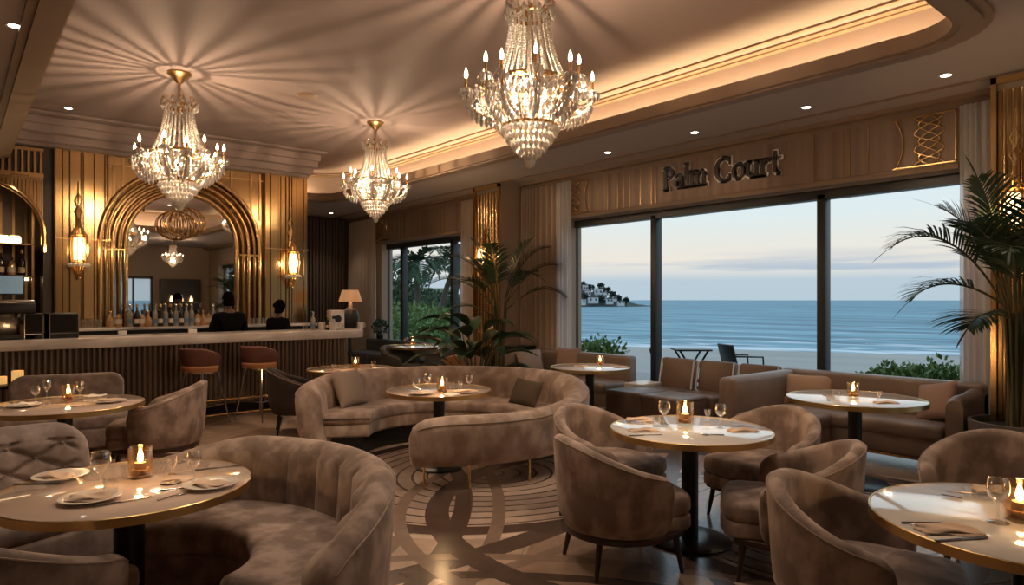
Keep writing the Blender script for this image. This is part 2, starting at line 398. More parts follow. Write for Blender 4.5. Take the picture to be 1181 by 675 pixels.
# cornice on the window wall and outer soffit mouldings
c = M(); c.box(XW-.22, XW, YB, YF, 3.60, 3.65); c.box(XW-.12, XW, YB, YF, 3.54, 3.60); c.box(XW-.62, XW-.58, 1.9, YF, 3.635, 3.65)
struct(c.obj('trim_3', MOLD))
# ------------------------------------------------------------------ windows
def window(idx, y0, y1, mulls, z0=0.0):
    root = sthing('window_%d' % idx, (8.1, (y0+y1)/2, 0)); yc = (y0+y1)/2
    fr = M(); fr.box(-.07,.07, y0-yc, y1-yc, ZH-.11, ZH); fr.box(-.07,.07, y0-yc, y1-yc, z0, z0+.08)
    fr.box(-.03,.03, y0-yc, y0-yc+.03, z0, ZH); fr.box(-.02,.02, y1-yc-.015, y1-yc, z0, ZH); fr.obj('window_frame', WINFR, root)
    for my in mulls:
        M().box(-.07,.07, my-yc-.052, my-yc+.052, z0, ZH-.05, .006).obj('mullion', WINFR, root)
    e = [y0]+sorted(mulls)+[y1]
    for i in range(len(e)-1):
        M().box(-.006,.006, e[i]-yc+.06, e[i+1]-yc-.06, z0+.07, ZH-.1).obj('pane', GLASS, root)
window(1, *WIN[1], [3.82, 6.33]); window(2, *WIN[2], [11.57, 13.6]); window(3, *WIN[0], [-1.2])
root = sthing('window_4', (5.25, YB-.1, 0)); fr = M()
fr.box(-.65,.65,-.05,.05,2.4,2.5); fr.box(-.65,.65,-.05,.05,.4,.48); fr.box(-.65,-.58,-.05,.05,.4,2.5); fr.box(.58,.65,-.05,.05,.4,2.5); fr.box(-.03,.03,-.05,.05,.4,2.5); fr.obj('window_frame', WINFR, root)
M().box(-.6,.6,-.005,.005,.45,2.45).obj('pane', GLASS, root)
# ------------------------------------------------------------------ valances over the windows
def valance(n, y0, y1, lat0=True, lat1=True):
    root = sthing('trim_%d' % n, (XW, (y0+y1)/2, 0)); yc = (y0+y1)/2
    M().box(-.12, -.001, y0-yc, y1-yc, 2.98, 3.54).obj('panel', VALAN, root)
    M().box(-.15, -.001, y0-yc, y1-yc, 2.93, 2.99, .008).obj('lower_rail', MOLD, root)
    r = random.Random(n); b = M(); y = y0+.75
    while y < y1-.6:
        k = r.choice((.07,.12,.2,.34)); y += k
        if 4.2 < y < 6.05: continue
        b.box(-.127, -.118, y-yc, y-yc+.012, 3.0, 3.53)
    b.obj('gold_bead', GOLDD, root)
    for flag, yy, s in ((lat1, y0, 1), (lat0, y1, -1)):
        if not flag: continue
        g = M(); X = -.135
        def arc(cy, cz, R, a0, a1, k=18):
            g.tube([(X, cy+R*cos(radians(a0+(a1-a0)*i/k)), cz+R*sin(radians(a0+(a1-a0)*i/k))) for i in range(k+1)], .010, 5)
        def wr(pts): g.tube(pts, .010, 5)
        Y = yy-yc
        g.box(X-.006, X+.006, min(Y+s*.02, Y+s*.035), max(Y+s*.02, Y+s*.035), 3.0, 3.53)
        g.box(X-.006, X+.006, min(Y+s*.02, Y+s*.62), max(Y+s*.02, Y+s*.62), 3.515, 3.53)
        g.box(X-.006, X+.006, min(Y+s*.02, Y+s*.62), max(Y+s*.02, Y+s*.62), 3.0, 3.015)
        if s > 0:
            arc(Y+1.02, 3.265, .5, 150, 210)
        else: arc(Y-1.02, 3.265, .5, -30, 30)
        for ph in (0, pi):
            wr([(X, Y+s*(.27+.14*cos(pi*t/8*1.5+ph)), 3.01+.51*t/16) for t in range(17)])
        for ph in (pi/2, 3*pi/2):
            wr([(X, Y+s*(.27+.10*cos(pi*t/8*1.5+ph)), 3.01+.51*t/16) for t in range(17)])
        g.obj('lattice', GOLD, root, ang=80)
    return root
valance(4, 2.3, 8.0); valance(5, 10.5, 14.35, True, False)
# ------------------------------------------------------------------ sign letters: drawn with thick and thin strokes
def letter(ch):
    """list of closed outlines (x, z) for one serif letter; returns (outlines, advance)"""
    P = []; th = .16; tn = .07
    def rect(x0,x1,z0,z1): P.append([(x0,z0),(x1,z0),(x1,z1),(x0,z1)])
    def stem(x, z0, z1, serif=True):
        rect(x-th/2, x+th/2, z0, z1)
        if serif: rect(x-th*1.05, x+th*1.05, z0, z0+.045)
    def bowl(cx, cz, rx, rz, a0, a1, thick=th, thin=tn, n=22):
        o = []; i_ = []
        for k in range(n+1):
            a = radians(a0+(a1-a0)*k/n); t = thin+(thick-thin)*abs(cos(a))**1.5
            o.append((cx+rx*cos(a), cz+rz*sin(a))); i_.append((cx+(rx-t)*cos(a), cz+(rz-t)*sin(a)))
        for k in range(n): P.append([o[k], o[k+1], i_[k+1], i_[k]])
    if ch == 'P':
        stem(.14,0,1); rect(.0,.2,.955,1); bowl(.26,.735,.34,.265,-90,90); rect(.14,.28,.93,1); rect(.14,.28,.47,.54); return P,.66
    if ch == 'a':
        bowl(.24,.19,.2,.19,0,360,.12); rect(.36,.36+.13,.02,.45); bowl(.24,.44,.25,.2,0,150,.13); rect(.36,.56,0,.05); return P,.58
    if ch == 'l':
        stem(.14,0,1.04); rect(.0,.2,.99,1.04); return P,.30
    if ch == 'm':
        stem(.14,0,.64); rect(0,.2,.6,.64)
        for q in (0,.33):
            bowl(.31+q,.44,.19,.2,0,170,.13); rect(.37+q,.37+q+.13,0,.46); rect(.3+q,.58+q,0,.045)
        return P,.93
    if ch == 'n':
        stem(.14,0,.64); bowl(.31,.44,.19,.2,0,170,.13); rect(.37,.50,0,.46); return P,.6
    if ch == 'C':
        bowl(.46,.5,.45,.52,50,310,.18,.06,40); rect(.72,.77,.68,.98); rect(.72,.77,.04,.28); return P,.9
    if ch == 'o':
        bowl(.31,.32,.3,.34,0,360,.14,.05,36); return P,.66
    if ch == 'u':
        rect(.08,.21,.2,.64); rect(0,.21,.6,.64); bowl(.28,.2,.2,.21,180,340,.13); rect(.46,.59,0,.64); rect(.38,.59,.6,.64); rect(.46,.68,0,.045); return P,.7
    if ch == 'r':
        stem(.14,0,.64); rect(0,.2,.6,.64); bowl(.36,.42,.24,.22,60,165,.12,.07); P.append([(.40+.06*cos(radians(40*k)), .56+.06*sin(radians(40*k))) for k in range(9)]); return P,.52
    if ch == 't':
        rect(.13,.26,.16,.9); rect(0,.44,.59,.64); bowl(.33,.17,.2,.19,180,300,.13,.05); return P,.46
    return P,.34
def letter_mesh(ch, X, Y, Z, s, grow_, x0, x1):
    m = M(); outs, adv = letter(ch)
    for q in outs:
        cx = sum(p[0] for p in q)/len(q); cz = sum(p[1] for p in q)/len(q)
        ys_ = [(p[0]*s*(1)+ (grow_ if p[0] > cx else -grow_), p[1]*s + (grow_ if p[1] > cz else -grow_)) for p in q]
        # letters read left to right while Y falls
        secs = [[Vector((x_, Y-u, Z+v)) for u, v in ys_] for x_ in (X+x0, X+x1)]
        m.loops(secs)
    return m, adv
root = thing('wall_sign', 'Palm Court sign in dark serif letters with a painted pale halo, above the large window', 'sign', (XW-.12, 5.1, 3.15))
cur = 5.93; s_ = .305
LETBK = pm('painted_letter_halo', (1,.95,.88), .5); LETF = pm('sign_letter_face', (.045,.028,.02), .35)  # pale backing colour stands in for the letters' backlit halo
for ch in 'Palm Court':
    if ch == ' ': cur -= .13; continue
    m, adv = letter_mesh(ch, -.0, cur-5.1, -.03, s_, 0.0, -.05, -.02)
    lt = m.obj('letter', LETF, root, flat=True)
    m2, _ = letter_mesh(ch, -.0, cur-5.1, -.03, s_, .021, -.018, -.004)
    m2.obj('halo_backing', LETBK, lt, flat=True)
    cur -= adv*s_*.93
root.location.z = 3.19
# ------------------------------------------------------------------ curtains
def curtain(y0, y1, x, z0, z1, mat, label, folds, amp=.05):
    n = int(folds*10); secs = [[], []]
    m = M(); rows = []
    for z in (z1, (z0+z1)/2, z0):
        row = []
        for i in range(n+1):
            t = i/n; y = y0+(y1-y0)*t; sp = 1.0+.12*sin(7*t+1)
            k = amp*(1 if z < z1 else .6)
            row.append(Vector((x+k*sin(TAU*folds*t*sp), y, z)))
        rows.append(row)
    m.loops(rows, closed_sec=False, cap=False)
    o = m.obj('curtain', mat, ang=180)
    return tag(o, label, 'curtain')
curtain(8.0, 9.0, 7.74, .02, 3.54, DRAPE, 'cream full-length curtain between the large sea window and the brass-panelled pier', 9)
curtain(7.72, 8.08, 7.70, .02, 3.54, SHEER, 'sheer white curtain edge at the far end of the large sea window', 4, .03)
curtain(1.92, 2.27, 7.70, .02, 3.54, SHEER, 'sheer white curtain behind the big potted palm by the window', 5, .035)
curtain(14.25, 15.6, 7.70, .02, 3.54, DRAPE, 'cream full-length curtain in the far corner beside the table lamp', 10)
curtain(9.75, 10.75, 7.70, .02, 3.54, DRAPE, 'cream curtain on the far side of the brass-panelled pier', 8)
curtain(.75, 1.25, 7.70, .02, 3.54, DRAPE, 'cream curtain on the near side of the pier with the gold frame', 5)
# ------------------------------------------------------------------ piers on the window wall
def pier(n, y0, y1, xf=7.3):
    root = sthing('trim_%d' % n, (XW, (y0+y1)/2, 0)); h = (y1-y0)/2; xx = xf-XW
    M().box(xx, 0, -h, h, 0, ZS).obj('pier_shaft', WALLM, root)
    b = M(); k = 7; wd = (2*h-.14)/k
    for i in range(k):
        y = -h+.07+wd*(i+.5)
        b.lathe([(wd*.46,.2),(wd*.46,3.5)], 10, (xx-.0, y, 0), mat=None)
    b.box(xx-.02, xx-.0, -h+.05, h-.05, .2, 3.5)
    b.obj('fluted_panel', GOLDB, root)
    f = M(); f.box(xx-.05, xx, -h+.0, -h+.045, .1, ZS-.03); f.box(xx-.05, xx, h-.045, h, .1, ZS-.03); f.box(xx-.05, xx, -h, h, ZS-.09, ZS-.03)
    f.obj('gold_frame', GOLD, root)
pier(6, 9.03, 9.76); pier(7, 1.28, 1.90)
# far wall: dark fluting with an arched brass-rimmed niche
fw = M(); x = 5.0
while x < 7.6:
    fw.box(x, x+.045, YF-.05, YF-.001, 0, 3.62, .008, 1); x += .085
struct(fw.obj('trim_8', pm('walnut_flute', (.10,.065,.045), .45)))
ar = thing('arched_display_niche', 'arched dark niche with brass rim and lit tube on the far wall', 'niche', (5.35, YF-.06, 0))
cx0, zs_, R0 = 0.0, 2.35, .72
pts = [(cx0-R0, .9)]+[(cx0-R0*cos(pi*k/20), zs_+R0*sin(pi*k/20)) for k in range(21)]+[(cx0+R0, .9)]
m = M(); m.loops([[Vector((x,y,z)) for x,z in pts] for y in (-.03, -.06)]); m.obj('back_panel', pm('smoked_mirror', (.16,.12,.10), .12, .8), ar)
M().tube([(x,-.07,z) for x,z in pts], .03, 8).obj('brass_rim', GOLD, ar)
M().box(-.7,.7,-.22,-.05,2.02,2.05).obj('shelf', GOLD, ar)
M().tube([(-.45,-.14,2.36),(.45,-.14,2.36)], .06, 10).obj('tube_lamp', FROST, ar)
# ------------------------------------------------------------------ bar wall
bw = M()
bw.box(1.05, 5.0, YBAR, YBAR+.7, 0, ZC); bw.box(XL, -.42, YBAR, YBAR+.7, 0, ZC); bw.box(-.42, 1.05, YBAR+.55, YBAR+.7, 0, ZC); bw.box(-.42, 1.05, YBAR, YBAR+.56, 3.42, ZC)
struct(bw.obj('wall_bar', DARKW))
cor = M(); z = 3.83
for dy, z0, z1 in ((.10,3.83,3.88),(.22,3.88,3.99),(.34,3.99,4.10),(.40,4.10,4.15),(.58,4.21,4.25)):
    cor.box(XL, 5.0+dy*.3, YBAR-dy-.02, YBAR+.1, z0, z1+.06 if z1 < 4.2 else z1, .01, 1)
struct(cor.obj('trim_9', CEIL))
def goldpanel(x0, x1, n, name):
    root = sthing(name, ((x0+x1)/2, YBAR, 0)); h = (x1-x0)/2
    M().box(-h, h, -.10, .0, 0, 3.83).obj('backing', GOLDB, root)
    r = random.Random(n); x = -h+.01; f = M()
    while x < h-.03:
        wd = r.choice((.03,.03,.05,.09,.14)); wd = min(wd, h-.01-x)
        f.box(x, x+wd-.006, -.10-r.choice((.02,.035,.05)), -.09, 0, 3.82, .006, 1); x += wd
    f.obj('fluted_panel', GOLDB, root)
    M().box(-h, h, -.165, -.10, 2.5, 2.52).obj('band', GOLD, root)
goldpanel(1.17, 1.88, 11, 'trim_10'); goldpanel(4.22, 5.0, 12, 'trim_11')
sp = sthing('trim_12', (3.05, YBAR, 0))
M().box(-1.17, 1.17, -.03, 0, 0, 3.83).obj('backing', GOLDB, sp)
f = M()
for x in (-1.12,-1.0,-.72,.62,.95,1.1): f.box(x, x+.03, -.05, -.02, 3.0, 3.8)
f.box(-1.17, 1.17, -.045, -.02, 3.68, 3.70); f.obj('bead', GOLDD, sp)
# arched mirror with five nested brass ribs
am = thing('arched_bar_mirror', 'tall arched mirror with nested polished brass ribs behind the bar', 'mirror', (2.93, YBAR-.03, 1.05))
def archpts(R, zsp, zb, n=28): return [(-R, zb)]+[(-R*cos(pi*k/n), zsp+R*sin(pi*k/n)) for k in range(n+1)]+[(R, zb)]
ZSP = 2.50-1.05
p = archpts(.84, ZSP, .0)
M().loops([[Vector((x,y,z)) for x,z in p] for y in (-.02, -.005)]).obj('mirror_glass', MIRROR, am)
for i, R in enumerate((.84,.93,1.02,1.11,1.19)):
    m = M(); wd = .036 if i in (0,4) else .03
    q = archpts(R, ZSP, 0)
    secs = []
    for k, (x, z) in enumerate(q):
        # section across the rib: a half round standing off the wall
        if k == 0: nx, nz = -1, 0
        elif k == len(q)-1: nx, nz = 1, 0
        else: a = pi*(k-1)/28; nx, nz = -cos(a), sin(a)
        off = .05+.016*i
        secs.append([Vector((x+nx*wd*cos(b), -off-.035*sin(b), z+nz*wd*cos(b))) for b in [pi*j/6 for j in range(7)]]+[Vector((x-nx*wd, -.0, z-nz*wd)), Vector((x+nx*wd, -.0, z+nz*wd))])
    m.loops(secs); m.obj('arch_rib', GOLD if i % 2 == 0 else GOLDB, am, ang=60)
MS = pm('mirror_strip', (.62,.58,.54), .08, 1.0)
for sgn in (-1, 1):
    M().box(min(sgn*.88, sgn*1.17), max(sgn*.88, sgn*1.17), -.03, -.01, 0, ZSP-.1).obj('side_mirror', MS, am)
    M().box(min(sgn*.86, sgn*1.19), max(sgn*.86, sgn*1.19), -.13, -.01, ZSP-.14, ZSP-.11).obj('cross_band', GOLD, am)
# niche at the left with shelves
ni = thing('arched_shelf_niche', 'dark shelf niche under a fluted gold arch at the left end of the bar', 'niche', (.315, YBAR, 0))
NX, NR, NZ = .0, .735, 2.55
arch = [(NX-NR*cos(pi*k/24), NZ+NR*sin(pi*k/24)) for k in range(25)]
for sgn in (-1, 1): pass
m = M()      # spandrel: fluted boards above the arch
x = -NR
while x < NR-.001:
    x2 = min(x+.045, NR); xm = (x+x2)/2; zt = NZ+sqrt(max(0, NR*NR-xm*xm))
    m.box(x, x2-.008, -.04-(.02 if int(x*40) % 2 else 0), .02, zt, 3.40); x = x2
m.obj('spandrel', GOLDB, ni)
M().tube([(NR*-1,-.07,1.1)]+[(x,-.07,z) for x,z in arch]+[(NR,-.07,2.3)], .035, 8).obj('arch_trim', GOLD, ni)
t_ = M(); t_.box(-NR, NR, -.05, .0, 3.38, 3.44); t_.box(-NR, NR, -.05, .0, 3.76, 3.80)
for k in range(20): t_.box(-NR+.02+k*.074, -NR+.05+k*.074, -.04, .0, 3.44, 3.76)
t_.obj('transom', GOLDD, ni)
M().box(-NR, NR, .50, .54, 1.0, 3.4).obj('back_panel', DARKW, ni)
for k in range(9): M().box(-.65+k*.15, -.62+k*.15, .485, .50, 1.0, 3.3).obj('gold_slat', GOLDD, ni)
for z in (2.42, 1.95): 
    s0 = M().box(-NR, .62, .05, .5, z-.02, z+.0).obj('shelf', GOLD, ni)
M().box(.60,.63,.05,.08,1.0,3.0).obj('shelf_post', GOLD, ni)
LEDW = emit('shelf_light', (1,.72,.4), 6)
M().box(-NR, .6, .47, .49, 1.90, 1.925).obj('shelf_light', LEDW, ni)
# baseboards
struct(M().box(XW-.02, XW, 7.98, 10.57, 0, .14).obj('baseboard_right', WOOD))
struct(M().box(5.0, XW, YF-.07, YF-.05, 0, .14).obj('baseboard_far', WOOD))
# cabinet niche and a mirrored view on the back wall
cb = thing('bottle_cabinet', 'dark back-wall cabinet with glowing shelf bottles, seen in the bar mirror', 'cabinet', (6.8, YB, 0))
M().box(-.7,.7,0,.35,0,2.4,.02).obj('cabinet_body', DARKW, cb)
M().box(-.6,.6,.36,.40,1.5,1.53).obj('shelf', GOLD, cb)
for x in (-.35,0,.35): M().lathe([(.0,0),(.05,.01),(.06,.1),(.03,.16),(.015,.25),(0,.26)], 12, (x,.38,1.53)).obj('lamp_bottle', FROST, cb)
# ------------------------------------------------------------------ downlights and vent
def downlight():
    t = thing('downlight', '', 'downlight'); 
    M().lathe([(.055,0),(.075,-.004),(.08,-.0),(.08,.01)], 20, cap=False).obj('trim_ring', pm('downlight_ring', (.6,.55,.5), .4), t)
    M().lathe([(0,-.001),(.052,-.001),(.052,.004)], 20, cap=False).obj('lens', DOWNL, t); return t
DL = Proto(downlight)
dls = [((1091,87), ZS, 'downlight in the soffit above the big potted palm'), ((930,124), ZS, 'downlight in the soffit above the last letters of the sign'),
       ((801,153), ZS, 'downlight in the soffit above the first letters of the sign'), ((701,176), ZS, 'downlight in the soffit above the cream curtain'),
       ((17,30), ZS, 'downlight in the soffit at the top left corner'), ((79,125), ZC, 'downlight in the raised ceiling beside the bar cornice'), ((382,246), ZS, 'small downlight in the soffit beyond the brass bar wall')]
added_downlights = [((1.2,3.0), 'unseen fill downlight added in the raised ceiling over the marble-topped table'), ((3.4,2.1), 'unseen fill downlight added in the raised ceiling over the nearest tub chairs'), ((2.3,4.5), 'unseen fill downlight added in the raised ceiling over the open floor'), ((4.7,3.2), 'unseen fill downlight added in the raised ceiling over the round white table'), ((.95,5.2), 'unseen fill downlight added in the raised ceiling over the back-left chairs')]  # out-of-view downlights added to brighten the foreground furniture and floor
for q, z, lab in dls+[(m_[0], ZC, m_[1]) for m_ in added_downlights]:
    p_ = Vector((q[0], q[1], z)) if abs(q[0]) < 6 else at(q[0], q[1], z)
    p_.z = z-.002; DL.put(lab, p_, 0, .78)
    ld = bpy.data.lights.new('spot', 'SPOT'); ld.energy = 60 if abs(q[0]) < 6 else 34; ld.color = (1,.79,.60); ld.spot_size = radians(95); ld.spot_blend = .8; ld.shadow_soft_size = .05
    lo = bpy.data.objects.new('downlight_beam', ld); COL.objects.link(lo); lo.location = (p_.x, p_.y, z-.05)
p_ = at(355, 110, ZC); tag(M().lathe([(0,-.02),(.10,-.02),(.13,0)], 24, (0,0,0)).obj('ceiling_vent', MOLD, None, (p_.x, p_.y, ZC-.001)), 'small round brown vent flush with the raised ceiling', 'vent')
# ================================================================== LIGHT FITTINGS
def point(loc, e, col=(1,.68,.38), r=.03, name='lamp_light'):
    l = bpy.data.lights.new(name, 'POINT'); l.energy = e; l.color = col; l.shadow_soft_size = r
    o = bpy.data.objects.new(name, l); COL.objects.link(o); o.location = loc; return o
def flame_prof(s=1.0): return [(0,0),(.009*s,.006*s),(.0125*s,.02*s),(.010*s,.038*s),(.004*s,.056*s),(0,.068*s)]
def chandelier():
    t = thing('crystal_chandelier', '', 'chandelier')    # origin: ceiling point; everything hangs below
    # heights measured from the bottom drop (total from bottom to crown about 1.27)
    D = -1.60      # bottom of the drop below the ceiling
    M().lathe([(0,0),(.13,0),(.13,-.02),(.11,-.035),(.07,-.07),(.035,-.12),(.02,-.13),(0,-.135)][::-1], 28).obj('canopy', GOLDD, t)
    ch = M(); z = -.13; k = 0
    while z > D+1.27:
        pts = [(.014*cos(TAU*i/10)*(1 if k % 2 else 0), .014*cos(TAU*i/10)*(0 if k % 2 else 1), z-.018+.022*sin(TAU*i/10)) for i in range(10)]
        ch.tube(pts, .0045, 5, closed=True); z -= .034; k += 1
    ch.obj('chain', GOLDD, t)
    zc = D+1.20
    cr = M(); cr.lathe([(.15,zc-.015),(.165,zc-.01),(.165,zc+.01),(.15,zc+.015),(.15,zc-.015)], 28, cap=False)
    cr.lathe([(0,zc+.08),(.03,zc+.07),(.05,zc+.03),(.02,zc-.02),(.012,zc-.16),(0,zc-.17)][::-1], 12)
    for i in range(10):
        a = TAU*i/10
        cr.tube([((.15+q)*cos(a), (.15+q)*sin(a), zc+h) for q, h in ((0,0),(.03,.05),(.05,.085),(.025,.11),(0,.10),(.0,.08))], .006, 5)
    for i in range(5):
        a = TAU*i/5; cr.tube([(.02*cos(a),.02*sin(a),zc+.06),(.15*cos(a),.15*sin(a),zc)], .006, 5)
    cr.obj('crown', GOLD, t)
    cd = M()
    for i in range(20):
        a = TAU*i/20; cd.gem((.19*cos(a),.19*sin(a),zc+.05-.05*(i%2)), .02, .075); cd.gem((.18*cos(a+.15),.18*sin(a+.15),zc-.02), .014, .045)
    cd.obj('crown_crystals', CRYSTAL, t, flat=True)
    zr = D+.66; Rr = .30
    for i in range(22):         # bead strands from crown down to the brass ring
        a = TAU*i/24; s = M(); n = 26
        for j in range(n):
            q = (j+.5)/n; r = .155+(Rr-.02-.155)*(q**1.9)
            z = zc-.02+(zr+.02-(zc-.02))*q
            s.ball((r*cos(a), r*sin(a), z), .0125+.0035*q, 6, 4, (1,1,.72))
        s.obj('bead_strand', CRYSTAL, t, flat=True)
    M().lathe([(Rr-.015,zr-.02),(Rr+.012,zr-.016),(Rr+.018,zr),(Rr+.012,zr+.016),(Rr-.015,zr+.02),(Rr-.015,zr-.02)], 48, cap=False).obj('brass_ring', GOLD, t)
    zl = D+.33; Rl = .20
    M().lathe([(Rl-.01,zl-.012),(Rl+.012,zl-.01),(Rl+.012,zl+.01),(Rl-.01,zl+.012),(Rl-.01,zl-.012)], 40, cap=False).obj('lower_ring', GOLD, t)
    for i in range(12):         # basket ribs
        a = TAU*(i+.5)/12
        pts = [((Rr*(1-q)+Rl*q+.055*sin(pi*q))*cos(a), (Rr*(1-q)+Rl*q+.055*sin(pi*q))*sin(a), zr+(zl-zr)*q) for q in [k/10 for k in range(11)]]
        M().tube(pts, .0065, 6).obj('basket_rib', GOLDD, t)
    rj = random.Random(3)
    b = M()
    for row, (zz, rr, n, s) in enumerate(((zr-.06,.29,26,1.0),(zr-.13,.30,26,1.0),(zr-.20,.27,24,1.0),(zr-.27,.23,22,.9))):
        for i in range(n):
            a = TAU*(i+.5*(row%2))/n; b.gem((rr*cos(a), rr*sin(a), zz+rj.uniform(-.01,.01)), .024*s, .072*s)
    b.obj('basket_crystals', CRYSTAL, t, flat=True)
    for row, (zz, rr, n, s) in enumerate(((zl-.045,.21,30,1.0),(zl-.10,.175,26,1.0),(zl-.155,.13,20,1.0),(zl-.20,.085,14,1.0),(zl-.235,.045,8,1.0))):
        b = M()
        for i in range(n):
            a = TAU*(i+.5*(row%2))/n; b.gem((rr*cos(a), rr*sin(a), zz), .023*s, .09*s)
        b.obj('crystal_fringe', CRYSTAL, t, flat=True)
    fd = M(); fd.ball((0,0,D+.045), .045, 10, 8, (1,1,1.1)); fd.obj('bottom_ball', CRYSTAL, t, flat=True)
    for i in range(12):         # candle arms
        a = TAU*(i+.25)/12; ca, sa = cos(a), sin(a)
        prof = [(.22,zr-.28),(.30,zr-.27),(.38,zr-.25),(.45,zr-.20),(.49,zr-.13),(.50,zr-.06)] if i % 2 == 0 else [(.22,zr-.24),(.27,zr-.25),(.33,zr-.22),(.38,zr-.16),(.405,zr-.08),(.41,zr+.0)]
        ro, zo = prof[-1]
        arm = M(); fine = []
        for k in range(len(prof)-1):
            for q in (0,.5): fine.append((prof[k][0]*(1-q)+prof[k+1][0]*q, prof[k][1]*(1-q)+prof[k+1][1]*q))
        fine.append(prof[-1])
        arm.tube([(r*ca, r*sa, z) for r, z in fine], .009, 7)
        arm.tube([(r*ca, r*sa, z+.02) for r, z in ((.30,zr-.02),(.36,zr-.10),(.42,zr-.14),(.46,zr-.12))], .005, 5)
        ao = arm.obj('candle_arm', GOLD, t)
        M().lathe([(.0,-.008),(.03,-.004),(.042,.006),(.044,.012),(.0,.010)], 14, (ro*ca, ro*sa, zo)).obj('drip_pan', CRYSTAL, ao, flat=True)
        M().lathe([(.0,.0),(.011,.0),(.011,.085),(.0,.085)], 10, (ro*ca, ro*sa, zo+.01)).obj('candle_sleeve', GOLD, ao)
        M().lathe(flame_prof(1.25), 10, (ro*ca, ro*sa, zo+.093)).obj('candle_bulb', BULB, ao)
        g = M()
        for k in range(9):
            b_ = TAU*k/9; g.gem((ro*ca+.048*cos(b_), ro*sa+.048*sin(b_), zo-.03), .017, .075)
        for k in range(7):      # crystals hung along the arm and a swag back to the ring
            r, z = fine[2+k]; g.gem((r*ca, r*sa, z-.055), .019, .09); g.gem((r*ca+.03*sa, r*sa-.03*ca, z-.02), .015, .06); g.gem((r*ca-.03*sa, r*sa+.03*ca, z-.02), .015, .06)
        for k in range(8):
            q = (k+.5)/8; r = ro+(Rr-ro)*q; g.ball((r*ca, r*sa, zo+(zr-zo)*q-.05*sin(pi*q)), .010, 6, 4)
        for k in range(6):
            q = (k+.5)/6; b2 = a+q*TAU/12; g.ball(((ro-.02)*cos(b2), (ro-.02)*sin(b2), zo-.02-.05*sin(pi*q)), .012, 6, 4); g.gem(((ro-.02)*cos(b2), (ro-.02)*sin(b2), zo-.07-.05*sin(pi*q)), .018, .08)
        g.obj('arm_crystals', CRYSTAL, ao, flat=True)
    for i in range(4):
        a = TAU*(i+.5)/4; M().lathe(flame_prof(1.6), 10, (.12*cos(a), .12*sin(a), zr-.13)).obj('inner_bulb', BULB, t)
    return t
CH = Proto(chandelier)
def hang(px, py, lab, sc, power, z=ZC, pos=None):
    p_ = pos if pos else at(px, py, z)
    CH.put(lab, (p_.x, p_.y, z-.001), .3, sc, 'crystal chandeliers')
    zb = z+sc*(-1.60)
    point((p_.x, p_.y, zb+sc*.64), power*.54, (1,.69,.43), .016, 'chandelier_light')
    for i in range(4):
        a = TAU*i/4+.5
        point((p_.x+.42*sc*cos(a), p_.y+.42*sc*sin(a), zb+sc*.56), power*.115, (1,.73,.50), .05, 'chandelier_light')
    for i in range(4):
        a = TAU*i/4+.1
        point((p_.x+.10*sc*cos(a), p_.y+.10*sc*sin(a), zb+sc*.40), power*.022, (1,.74,.5), .03, 'chandelier_light')
c3 = W(.14, 5.3)
hang(0,0,'largest crystal chandelier, hanging in front of the lit ceiling cove', 1.0, 118, pos=c3)
hang(207,84,'crystal chandelier hanging in front of the arched bar mirror', 1.0, 118)
hang(433,141,'smallest crystal chandelier, hanging before the far corner of the room', .93, 112)
p4 = Vector((5.7,-.7,0)); CH.put('crystal chandelier seen only in the bar mirror', (5.7,-.7,ZS-.03), 0, .6, 'crystal chandeliers'); point((5.7,-.7,2.9), 80, (1,.7,.42), .05)
def sconce():
    t = thing('wall_sconce', '', 'wall lamp')   # faces -Y in its own frame; origin at its middle on the wall
    b = M(); b.box(-.03,.03,-.03,0,-.42,.62,.008); b.tube([(0,-.03,-.40),(0,-.10,-.34),(0,-.10,-.28)], .012, 6); b.tube([(0,-.03,.44),(0,-.10,.36),(0,-.10,.30)], .012, 6)
    b.obj('back_plate', GOLD, t)
    c = M()
    for z in (-.20,.20):
        c.lathe([(.085,-.02),(.115,0),(.085,.02)], 10, (0,-.12,z), cap=False)
    for i in range(10):
        a = TAU*i/10; c.tube([(.10*cos(a),-.12+.10*sin(a),-.2),(.115*cos(a),-.12+.115*sin(a),0),(.10*cos(a),-.12+.10*sin(a),.2)], .006, 5)
        c.tube([(.10*cos(a),-.12+.10*sin(a),-.2),(.06*cos(a),-.12+.06*sin(a),-.30),(0,-.12,-.42)], .006, 5)
        c.tube([(.10*cos(a),-.12+.10*sin(a),.2),(.05*cos(a),-.12+.05*sin(a),.28),(0,-.12,.36)], .006, 5)
    c.ball((0,-.12,-.43), .022, 8, 6); c.obj('cage', GOLD, t)
    M().lathe([(0,-.17),(.06,-.16),(.075,0),(.06,.16),(0,.17)], 16, (0,-.12,0)).obj('frosted_shade', FROST, t)
    o = M(); 
    for s in (-1,1):
        o.tube([(s*.0,-.035,.45),(s*.05,-.035,.55),(s*.01,-.035,.62),(s*.045,-.035,.72),(0,-.035,.82)], .007, 5)
    o.tube([(0,-.035,.62),(0,-.035,1.0)], .006, 5); o.obj('finial', GOLDD, t)
    r = M()
    for i in range(12):
        a = TAU*i/12; r.gem((.12*cos(a),-.12+.12*sin(a),-.24), .034, .07)
    r.obj('crystal_fringe', CRYSTAL, t, flat=True)
    return t
SN = Proto(sconce)
